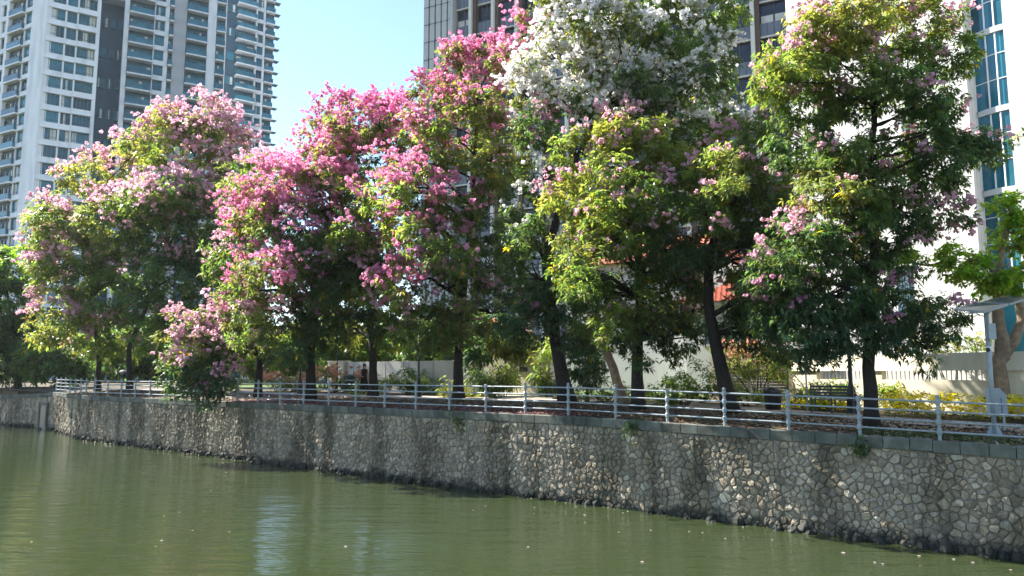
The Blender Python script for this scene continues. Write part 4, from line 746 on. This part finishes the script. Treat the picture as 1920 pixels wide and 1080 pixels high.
shrub('spiky_plant', 'dark strappy plant left of the driveway apron', 918, 6.6, [(915, 715, 20, 20, 0, 'dark', None, 0), (940, 705, 18, 14, 0, 'lime', None, 0), (960, 695, 22, 14, 1, 'lime', None, 0)], 46, leaf=.3, wid=.14, group=SG)
shrub('spiky_plant', 'tall strappy plant against the gate wall left of the thick trunk', 1028, 7.6, [(1028, 690, 14, 24, 0, 'lime', None, 0), (1030, 715, 16, 18, 0, 'dark', None, 0)], 47, leaf=.3, wid=.16, group=SG)
shrub('green_bush', 'bright green bush between the pale stem and the leaning trunk', 1285, 5.6, [(1260, 725, 28, 16, 0, 'bright', None, 0), (1295, 715, 34, 22, 0, 'lime', None, 0), (1325, 722, 26, 20, 0, 'mid', None, 0), (1245, 740, 20, 10, 0, 'lime', None, 0)], 48, group=SG)
shrub('green_bush', 'low lime bush behind the railing under the pale leaning stem', 1140, 5.6, [(1110, 738, 26, 9, 0, 'lime', None, 0), (1160, 738, 30, 10, 0, 'mid', None, 0), (1215, 738, 22, 10, 0, 'lime', None, 0)], 49, group=SG)
shrub('green_bush', 'tall bush with reddish flowers before the slat fence', 1420, 8.4, [(1400, 690, 34, 18, 0, 'lime', 'coral', .04), (1440, 688, 32, 20, 0, 'lime', 'coral', .06), (1370, 690, 24, 16, 0, 'olive', 'coral', .08), (1420, 660, 50, 8, 1, 'olive', 'coral', .35)], 50, group=SG)
shrub('green_bush', 'low pale green bush by the foot of the slat fence', 1400, 6.4, [(1400, 735, 30, 12, 0, 'lime', 'coral', .03), (1370, 735, 16, 12, 0, 'mid', None, 0)], 51, group=SG)
shrub('green_bush', 'round lime bush beside the black lamp post', 1535, 7.0, [(1505, 742, 24, 14, 0, 'lime', None, 0), (1548, 734, 30, 20, 0, 'bright', None, 0), (1580, 740, 16, 12, 0, 'mid', None, 0)], 52, group=SG)
shrub('green_bush', 'two thin sprigs against the cream wall right of the tree', 1680, 8.6, [(1672, 738, 8, 12, 0, 'lime', None, 0), (1655, 742, 8, 9, 0, 'lime', None, 0)], 53, group=SG, dens=.5)
shrub('climbing_plant', 'sparse climber with bare stems above the cream wall', 1790, 11.2, [(1790, 648, 30, 12, 0, 'olive', None, 0), (1745, 648, 22, 8, 0, 'olive', None, 0), (1840, 645, 26, 10, 0, 'lime', None, 0)], 54, group=SG, dens=.45)
# yellow flower hedge: one long planted bed
def hedge(label, px0, px1, off, h, seed):
    r = np.random.default_rng(seed); A_, B_ = col_at(px0, off), col_at(px1, off); n = int(np.linalg.norm(B_ - A_) * 130); t = r.uniform(0, 1, (n, 1)); p = A_ + (B_ - A_) * t + WN * r.normal(0, .3, (n, 1)); z = np.array([ground_at(q) for q in p])
    C = np.column_stack([p, z + r.uniform(.04, h, n)]); base = np.array([*((A_ + B_) / 2), ground_at((A_ + B_) / 2)]); root = empty('flower_hedge', base, label, 'hedge')
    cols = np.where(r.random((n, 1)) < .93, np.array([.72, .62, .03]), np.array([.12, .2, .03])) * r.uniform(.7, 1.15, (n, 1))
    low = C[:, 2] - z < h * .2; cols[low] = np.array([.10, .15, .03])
    v_, c_ = leaves(C, np.tile([0, 0, 1.], (n, 1)), .12, cols, r, 7, .2, .5); tag(link('foliage', raw_mesh('foliage', v_ - base, 4, [M['leaf']], c_), root), kind='stuff')
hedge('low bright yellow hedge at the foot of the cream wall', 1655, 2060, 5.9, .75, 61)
hedge('short strip of yellow hedge left of the rightmost trunk', 1470, 1610, 6.9, .3, 62)
# ivy tufts on the coping
for px, z_, sz, lab in ((1186, 2.55, .2, 'dark fern tuft growing over the coping left of centre'), (1607, 2.33, .17, 'small green fern growing from the coping under a railing post'), (858, 2.45, .24, 'faint green weed hanging below the coping near centre')):
    r = np.random.default_rng(px); p = col_at(px, -.1); c = np.array([p[0], p[1], z_]); n = 46; C = c + r.normal(0, 1, (n, 3)) * np.array([sz * .8, sz * .4, sz * .7]); cl = np.tile(LC['dark'], (n, 1)) * r.uniform(.8, 1.6, (n, 1))
    root = empty('fern_tuft', c, lab, 'fern'); v_, c_ = leaves(C, np.tile([-.4, -.6, .3], (n, 1)), .13, cl, r, 5, .8, .3); link('fronds', raw_mesh('fronds', v_ - c, 4, [M['leaf']], c_), root)

# ------------------------------------------------------------------ litter on the verge and petals on the water
def scatter(name, label, cat, n, sfun, palette, size, seed, lift=.012, tilt=.35):
    r = np.random.default_rng(seed); pts = sfun(n, r); nn = np.column_stack([r.normal(0, tilt, (len(pts), 2)), np.ones(len(pts))]); nn /= np.linalg.norm(nn, axis=1, keepdims=True)
    u = np.cross(nn, unit(len(pts), r)); u /= np.linalg.norm(u, axis=1, keepdims=True); v = np.cross(nn, u); s = size * r.uniform(.5, 1.3, (len(pts), 1)); pts = pts + np.array([0, 0, lift])
    Vv = np.stack([pts + u * s + nn * s * .25, pts + v * s * .55, pts - u * s + nn * s * .2, pts - v * s * .55], 1).reshape(-1, 3); c = np.array(palette)[r.integers(0, len(palette), len(pts))] * r.uniform(.7, 1.25, (len(pts), 1))
    o = link(name, raw_mesh(name, Vv, 4, [M['litter']], np.repeat(c, 4, 0))); tag(o, label, cat, kind='stuff'); return o
def verge(s0, s1, o0, o1):
    def f(n, r):
        s = r.uniform(s0, s1, n); o = o0 + (o1 - o0) * r.random(n) ** .8; return np.array([SP(a, b_) for a, b_ in zip(s, o)])
    return f
BR = [(.20, .115, .06), (.13, .075, .045), (.28, .18, .10), (.09, .055, .035), (.34, .25, .16), (.16, .07, .045)]
scatter('fallen_leaves', 'brown fallen leaves covering the verge behind the railing', 'leaves', 22000, verge(1, S_CORNER + 4, .05, 4.4), BR, .075, 71)
scatter('fallen_petals', 'fallen pink petals carpeting the verge under the pink trees', 'petals', 9000, verge(sof(24.5), sof(38), .02, 1.6), [(.22, .06, .10), (.30, .10, .15), (.15, .05, .07), (.12, .07, .05), (.18, .06, .08)], .05, 72)
scatter('grass_tufts', 'mossy grass along the coping at right', 'grass', 5000, verge(1, sof(19.5), .35, 1.5), [(.06, .10, .02), (.09, .13, .03), (.05, .08, .02)], .05, 73, tilt=1.2)
def wline(n, r):
    s = r.uniform(2, S_CORNER, n) ** 1.0; o = -np.abs(r.normal(0, .16, n)) - .12; p = W0 + s[:, None] * WD + o[:, None] * WN; return np.column_stack([p, np.zeros(n)])
scatter('petal_line', 'petals and scum gathered along the foot of the wall', 'petals', 260, wline, [(.5, .48, .45), (.6, .45, .48), (.3, .28, .24), (.62, .6, .55)], .032, 74, .01, .15)
FB_ = [(1581, 1037, 1.5), (1204, 1054, 1.2), (424, 886, 1.2), (1723, 1043, 1.2), (1788, 1049, 1.1), (1824, 1055, 1.1), (1640, 1055, 1), (1655, 1058, 1), (1292, 997, .9), (1317, 999, .9), (1360, 1010, .9), (1448, 1013, .9), (1096, 966, 1.2), (1080, 951, 1), (1002, 952, .9), (1160, 998, .8), (1220, 994, .8), (1168, 962, .8), (390, 871, .8), (371, 864, .7), (371, 876, .7), (395, 921, .8), (303, 1014, 1.2), (292, 1025, .7), (361, 995, .8), (308, 968, .8), (229, 910, .8), (75, 893, .8), (59, 1016, .8), (34, 933, .7), (290, 873, .7), (262, 884, .7), (247, 854, .7), (222, 850, .7), (176, 850, .6), (435, 883, .7), (602, 888, .8), (698, 901, .7), (910, 949, .8), (887, 957, .8), (916, 932, .7), (648, 1025, 1.2), (648, 926, .7), (430, 997, .7), (336, 961, .7), (20, 818, .6), (2, 834, .6), (170, 834, .6), (1870 // 2 + 960, 1069, .9), (990, 1026, 1.0)]
bm1 = MB()
for i in range(5):
    t = 2 * math.pi * i / 5; u = np.array([math.cos(t), math.sin(t), .06]); vv = np.array([-math.sin(t), math.cos(t), 0]); c = np.array([0, 0, .006])
    bm1.add([c, c + u * .035 + vv * .026, c + u * .062 + np.array([0, 0, .004]), c + u * .035 - vv * .026], [(0, 1, 2, 3)], 0, (.62, .48, .49) if i % 2 else (.66, .58, .56))
bms = bm1.mesh('floating_blossom', ['petal'])
for i, (x, y, s_) in enumerate(FB_):
    r_ = ray(x, y); t = -EYE / r_[2]; q = CAM + r_ * t
    if np.dot(q[:2] - W0, WN) > -.25 and q[1] < 48: q[:2] -= WN * (np.dot(q[:2] - W0, WN) + .3)
    o = link('floating_blossom', bms, None, (q[0], q[1], .004)); o.scale = (s_ * .6,) * 3; o.rotation_euler = (0, 0, i * 1.3)
    lab = {0: 'largest pinkish white blossom floating near the wall at lower right', 1: 'white blossom floating at the bottom edge right of centre'}.get(i, 'small pale fallen blossom floating on the green water')
    tag(o, lab, 'blossom', 'blossoms floating on the canal')

# ------------------------------------------------------------------ lamp posts, solar pole, bench, bins
def lamp(px, off, h, label, s=1.):
    g = G(px, off); root = empty('lamp_post', g, label, 'lamp post', 'black lamp posts by the path')
    b = MB(); b.lathe(g, [(.17 * s, -.1), (.17 * s, .1), (.13 * s, .14), (.12 * s, .75), (.085 * s, .85), (.055 * s, 1.0), (.045 * s, h)], 10); b.build('post', 'black', root, True)
    b = MB(); b.lathe(g + np.array([0, 0, h]), [(.06, 0), (.11, .05), (.15, .35), (.13, .4), (.19, .44), (.05, .6), (.01, .66)], 8); b.build('lantern', 'black', root)
lamp(1594, 5.3, 4.0, 'black lamp post left of the rightmost tree trunk', 1.2); lamp(785, 5.4, 3.9, 'black lamp post in front of the pale panelled wall'); lamp(563, 5.2, 3.9, 'thin dark lamp post left of the thick ridged trunk'); lamp(632, 9.2, 3.6, 'thin dark post above the gate pillars', .6)
g = G(1511, 6.2); b = MB(); b.lathe(g, [(.03, -.1), (.03, 2.6)], 8); tag(b.build('thin_pole', 'steel'), 'thin grey pole in front of the cream wall left of the lamp', 'pole')
# solar powered camera pole
gp = G(1857, 1.55); Yp = gp[1]; SPo = empty('solar_pole', gp, 'grey solar panel pole standing behind the railing at right', 'solar pole')
ztop = P(1857, 582, Yp)[2]; b = MB(); b.lathe(gp, [(.055, -.05), (.055, ztop - gp[2])], 12); b.build('pole', 'steel', SPo, True)
b = MB(); b.box(gp[0] - .22, gp[0] + .22, gp[1] - .22, gp[1] + .22, gp[2] - .02, gp[2] + .03)
for dx, dy in ((1, 0), (-1, 0), (0, 1), (0, -1)):
    u = np.array([dx, dy, 0.]); w_ = np.array([-dy, dx, 0.]) * .012; q = [gp + u * .056 + (0, 0, .03), gp + u * .2 + (0, 0, .03), gp + u * .056 + (0, 0, .34)]
    b.add([p + w_ for p in q] + [p - w_ for p in q], [(0, 1, 2), (5, 4, 3), (0, 3, 4, 1), (1, 4, 5, 2), (2, 5, 3, 0)])
b.build('base_plate', 'steel', SPo)
A_, B_, C_, D_ = P(1789, 578, Yp - .55), P(1845, 584, Yp - .75), P(1936, 556, Yp + .35), P(1880, 556, Yp + .75)
for t0, t1_ in ((0, .485), (.515, 1)):
    q = [A_ + (D_ - A_) * t0, B_ + (C_ - B_) * t0, B_ + (C_ - B_) * t1_, A_ + (D_ - A_) * t1_]; b = MB(); dn = np.array([0, 0, .045]); b.hexa([p - dn for p in q] + list(q)); o = b.build('solar_panel', 'solar', SPo)
    q2 = [np.mean(q, 0) * .06 + p * .94 + (0, 0, .004) for p in q]; b = MB(); b.add(q2, [(0, 1, 2, 3)]); b.build('cells', 'cell', o)
b = MB(); mc = (A_ + B_ + C_ + D_) / 4; b.tube([gp * (1, 1, 0) + (0, 0, ztop - .1), mc - (0, 0, .06)], .045, 8); b.tube([(A_ + B_) / 2 - (0, 0, .08), (C_ + D_) / 2 - (0, 0, .08)], .03, 6); b.build('bracket', 'steel', SPo)
b = MB(); zc = P(1857, 622, Yp)[2]; b.box(gp[0] - .09, gp[0] + .09, gp[1] - .2, gp[1] - .06, zc - .2, zc + .2); b.build('junction_box', 'steel', SPo)
b = MB(); b.tube([gp * (1, 1, 0) + (-.05, -.1, zc - .42), gp * (1, 1, 0) + (-.2, -.3, zc - .42)], .05, 8); b.build('camera_housing', 'wframe', SPo); b = MB(); b.ball(gp * (1, 1, 0) + (-.21, -.3, zc - .46), .055); b.build('lens', 'black', SPo, True)
# grey cabinet by the pole
gcb = G(1868, 2.6); CB = empty('sign_board', gcb, 'pale grey metal board with clipped corner behind the solar pole', 'board'); fcb = Fac(gcb, e=-WD); aa0, ztb = fcb.az(1848, 727); aa1, zbb = fcb.az(1891, 781)
b = MB(); q = [(aa0, zbb), (aa1, zbb), (aa1 - .02, ztb - .18), (aa1 - .16, ztb - .01), (aa0, ztb)]; V = [fcb.pt(a, z, .03) for a, z in q] + [fcb.pt(a, z, -.03) for a, z in q]; b.add(V, [(0, 1, 2, 3, 4), (9, 8, 7, 6, 5)] + [(i, i + 5, (i + 1) % 5 + 5, (i + 1) % 5) for i in range(5)]); b.build('panel', 'steel', CB)
b = MB(); am = (aa0 + aa1) / 2 + .1; b.fbox(fcb, am - .01, am + .01, zbb + .02, ztb - .25, .031, .045); b.build('seam', 'slat', CB)
for a in (aa0 + .1, aa1 - .1): b = MB(); b.fbox(fcb, a - .025, a + .025, gcb[2] - .1, zbb, -.02, .02); b.build('leg', 'steel', CB)
# black bench by the lamp
gbn = G(1558, 4.9); BN = empty('park_bench', gbn, 'black iron park bench seen from behind next to the lamp post', 'bench'); fbn = Fac(gbn, e=WD); L_ = 1.25
for i in range(5): b = MB(); b.fbox(fbn, -L_ / 2, L_ / 2, gbn[2] + .44, gbn[2] + .47, -.45 + i * .1, -.37 + i * .1); b.build('seat_slat', 'black', BN)
for i in range(4): b = MB(); b.fbox(fbn, -L_ / 2, L_ / 2, gbn[2] + .55 + i * .1, gbn[2] + .62 + i * .1, .06 + i * .02, .085 + i * .02); b.build('back_slat', 'black', BN)
for a in (-L_ / 2 - .04, 0, L_ / 2):
    b = MB(); b.fbox(fbn, a, a + .045, gbn[2] - .05, gbn[2] + .44, -.42, -.37); b.build('leg', 'black', BN); b = MB(); b.fbox(fbn, a, a + .045, gbn[2] - .05, gbn[2] + .95, .0, .055); b.build('leg', 'black', BN)
for a in (-L_ / 2 - .045, L_ / 2 + .005):
    b = MB(); b.tube([fbn.pt(a + .02, gbn[2] + .66, .03), fbn.pt(a + .02, gbn[2] + .68, -.25), fbn.pt(a + .02, gbn[2] + .6, -.42), fbn.pt(a + .02, gbn[2] + .45, -.4)], .022, 6); b.build('armrest', 'black', BN)
def bin_(px, off, w_, h, label, m):
    g = G(px, off); root = empty('litter_bin', g, label, 'litter bin'); b = MB(); b.lathe(g, [(w_ * .82, -.03), (w_, h * .78), (w_, h * .8)], 14); b.build('body', m, root, True)
    b = MB(); b.lathe(g + np.array([0, 0, h * .8]), [(w_ * 1.06, 0), (w_ * 1.06, .06), (w_ * .8, .14), (w_ * .25, .18)], 14); b.build('lid', m, root)
    b = MB(); b.lathe(g + np.array([0, 0, h * .66]), [(w_ * 1.02, 0), (w_ * 1.02, .05)], 14); b.build('band', 'steel', root)
bin_(656, 6.9, .27, 1.15, 'dark green litter bin left of the standing person', 'bin'); bin_(1447, 5.4, .3, .78, 'squat black bin behind the railing before the slat fence', 'black')
# leaning dark umbrella at far left
gu = G(238, 6.2); UM = empty('umbrella', gu, 'dark tilted umbrella between the two far left trunks', 'umbrella'); cu_ = P(236, 702, gu[1]); axd = np.array([.55, -.2, .8]); axd /= np.linalg.norm(axd)
b = MB(); ref = np.cross(axd, [0, 1., 0]); ref /= np.linalg.norm(ref); r2_ = np.cross(axd, ref); n = 8; V = [cu_ + axd * .3]
for j, (rr, dd) in enumerate(((.3, .22), (.55, .02))): V += [cu_ + axd * dd + rr * (math.cos(2 * math.pi * k / n) * ref + math.sin(2 * math.pi * k / n) * r2_) for k in range(n)]
b.add(V, [(0, 1 + k, 1 + (k + 1) % n) for k in range(n)] + [(1 + k, 1 + n + k, 1 + n + (k + 1) % n, 1 + (k + 1) % n) for k in range(n)]); b.build('canopy', 'umb', UM)
b = MB(); b.tube([cu_ + axd * .36, cu_ - axd * .5, np.array([gu[0] - .25, gu[1], gu[2]])], .015, 6); b.build('shaft', 'black', UM)

# ------------------------------------------------------------------ person
gpn = G(683, 6.0); PH = 1.66; sc_ = PH / 1.7
def skin_mesh(name, verts, edges, radii, m, parent, sub=2):
    me = bpy.data.meshes.new(name); me.from_pydata([tuple(np.array(v) * sc_) for v in verts], edges, []); o = link(name, me, parent); me.materials.append(M[m])
    md = o.modifiers.new('skin', 'SKIN'); me.skin_vertices[0].data[0].use_root = True
    for i, rr in enumerate(radii): rr = rr if hasattr(rr, '__len__') else (rr, rr); me.skin_vertices[0].data[i].radius = (rr[0] * sc_, rr[1] * sc_)
    md.use_smooth_shade = True; s_ = o.modifiers.new('sub', 'SUBSURF'); s_.levels = sub; s_.render_levels = sub; return o
PE = empty('person', gpn, 'person in black sleeveless dress standing beside the green bin', 'person'); PE.rotation_euler = (0, 0, R(25))
bv = [(0, 0, .95), (0, 0, 1.15), (0, .01, 1.36), (0, 0, 1.46), (0, -.02, 1.52), (0, -.02, 1.62), (0, -.01, 1.69),
      (.09, 0, .9), (.10, .02, .5), (.10, .04, .08), (.10, -.1, .03), (-.09, 0, .9), (-.10, -.01, .5), (-.10, .02, .08), (-.10, -.12, .03),
      (.17, .01, 1.38), (.22, .02, 1.10), (.20, -.10, .90), (.19, -.15, .82), (-.17, .01, 1.38), (-.23, -.02, 1.12), (-.18, -.2, 1.02), (-.14, -.27, 1.02),
      (.20, -.21, .77), (.185, -.2, .75), (.17, -.185, .75), (.17, -.14, .77), (-.12, -.33, 1.03), (-.12, -.33, 1.01), (-.125, -.32, .99), (-.1, -.29, 1.04)]
be = [(0, 1), (1, 2), (2, 3), (3, 4), (4, 5), (5, 6), (0, 7), (7, 8), (8, 9), (9, 10), (0, 11), (11, 12), (12, 13), (13, 14), (2, 15), (15, 16), (16, 17), (17, 18), (2, 19), (19, 20), (20, 21), (21, 22), (18, 23), (18, 24), (18, 25), (18, 26), (22, 27), (22, 28), (22, 29), (22, 30)]
brr = [(.14, .1), (.115, .085), (.14, .09), .055, .05, .085, .06, .085, .055, .035, .03, .085, .055, .035, .03, .05, .038, .028, .026, .05, .038, .028, .026] + [.009] * 8
skin_mesh('body', bv, be, brr, 'skin', PE)
b = MB(); pr = [(.24, .28), (.23, .55), (.19, .85), (.165, .98), (.15, 1.15), (.175, 1.33), (.15, 1.42), (.09, 1.455)]; V = []; n = 16
for rr, z in pr: V += [(rr * math.cos(2 * math.pi * k / n) * (1.0 + .05 * math.sin(5 * 2 * math.pi * k / n) * (z < .8)), rr * .72 * math.sin(2 * math.pi * k / n), z) for k in range(n)]
b.add([tuple(np.array(v) * sc_) for v in V], [(i * n + k, i * n + (k + 1) % n, (i + 1) * n + (k + 1) % n, (i + 1) * n + k) for i in range(len(pr) - 1) for k in range(n)]); link('dress', b.mesh('dress', ['cloth'], smooth=True), PE)
hb = MB(); hb.lathe((0, .015, 1.62), [(.03, -.13), (.085, -.08), (.105, 0), (.1, .05), (.07, .095), (.02, .115)], 12); hb.ball((0, .1, 1.66), .05, 8); hm = hb.mesh('hair', ['hair'], smooth=True); ho = link('hair', hm, PE); ho.scale = (sc_,) * 3

# ------------------------------------------------------------------ the hazy air
hz = MB(); hz.box(-560, 560, -130, 620, -3.5, 118); ho_ = hz.build('haze', []); tag(ho_, 'pale humid haze in the air over the canal', 'haze', kind='stuff')
hm_ = bpy.data.materials.new('humid_air'); hm_.use_nodes = True; ht = hm_.node_tree; ht.nodes.clear(); om = ht.nodes.new('ShaderNodeOutputMaterial'); pv = ht.nodes.new('ShaderNodeVolumePrincipled')
pv.inputs['Color'].default_value = (.86, .93, 1, 1); pv.inputs['Density'].default_value = .0001; pv.inputs['Anisotropy'].default_value = .3; ht.links.new(pv.outputs[0], om.inputs['Volume']); ho_.data.materials.append(hm_)
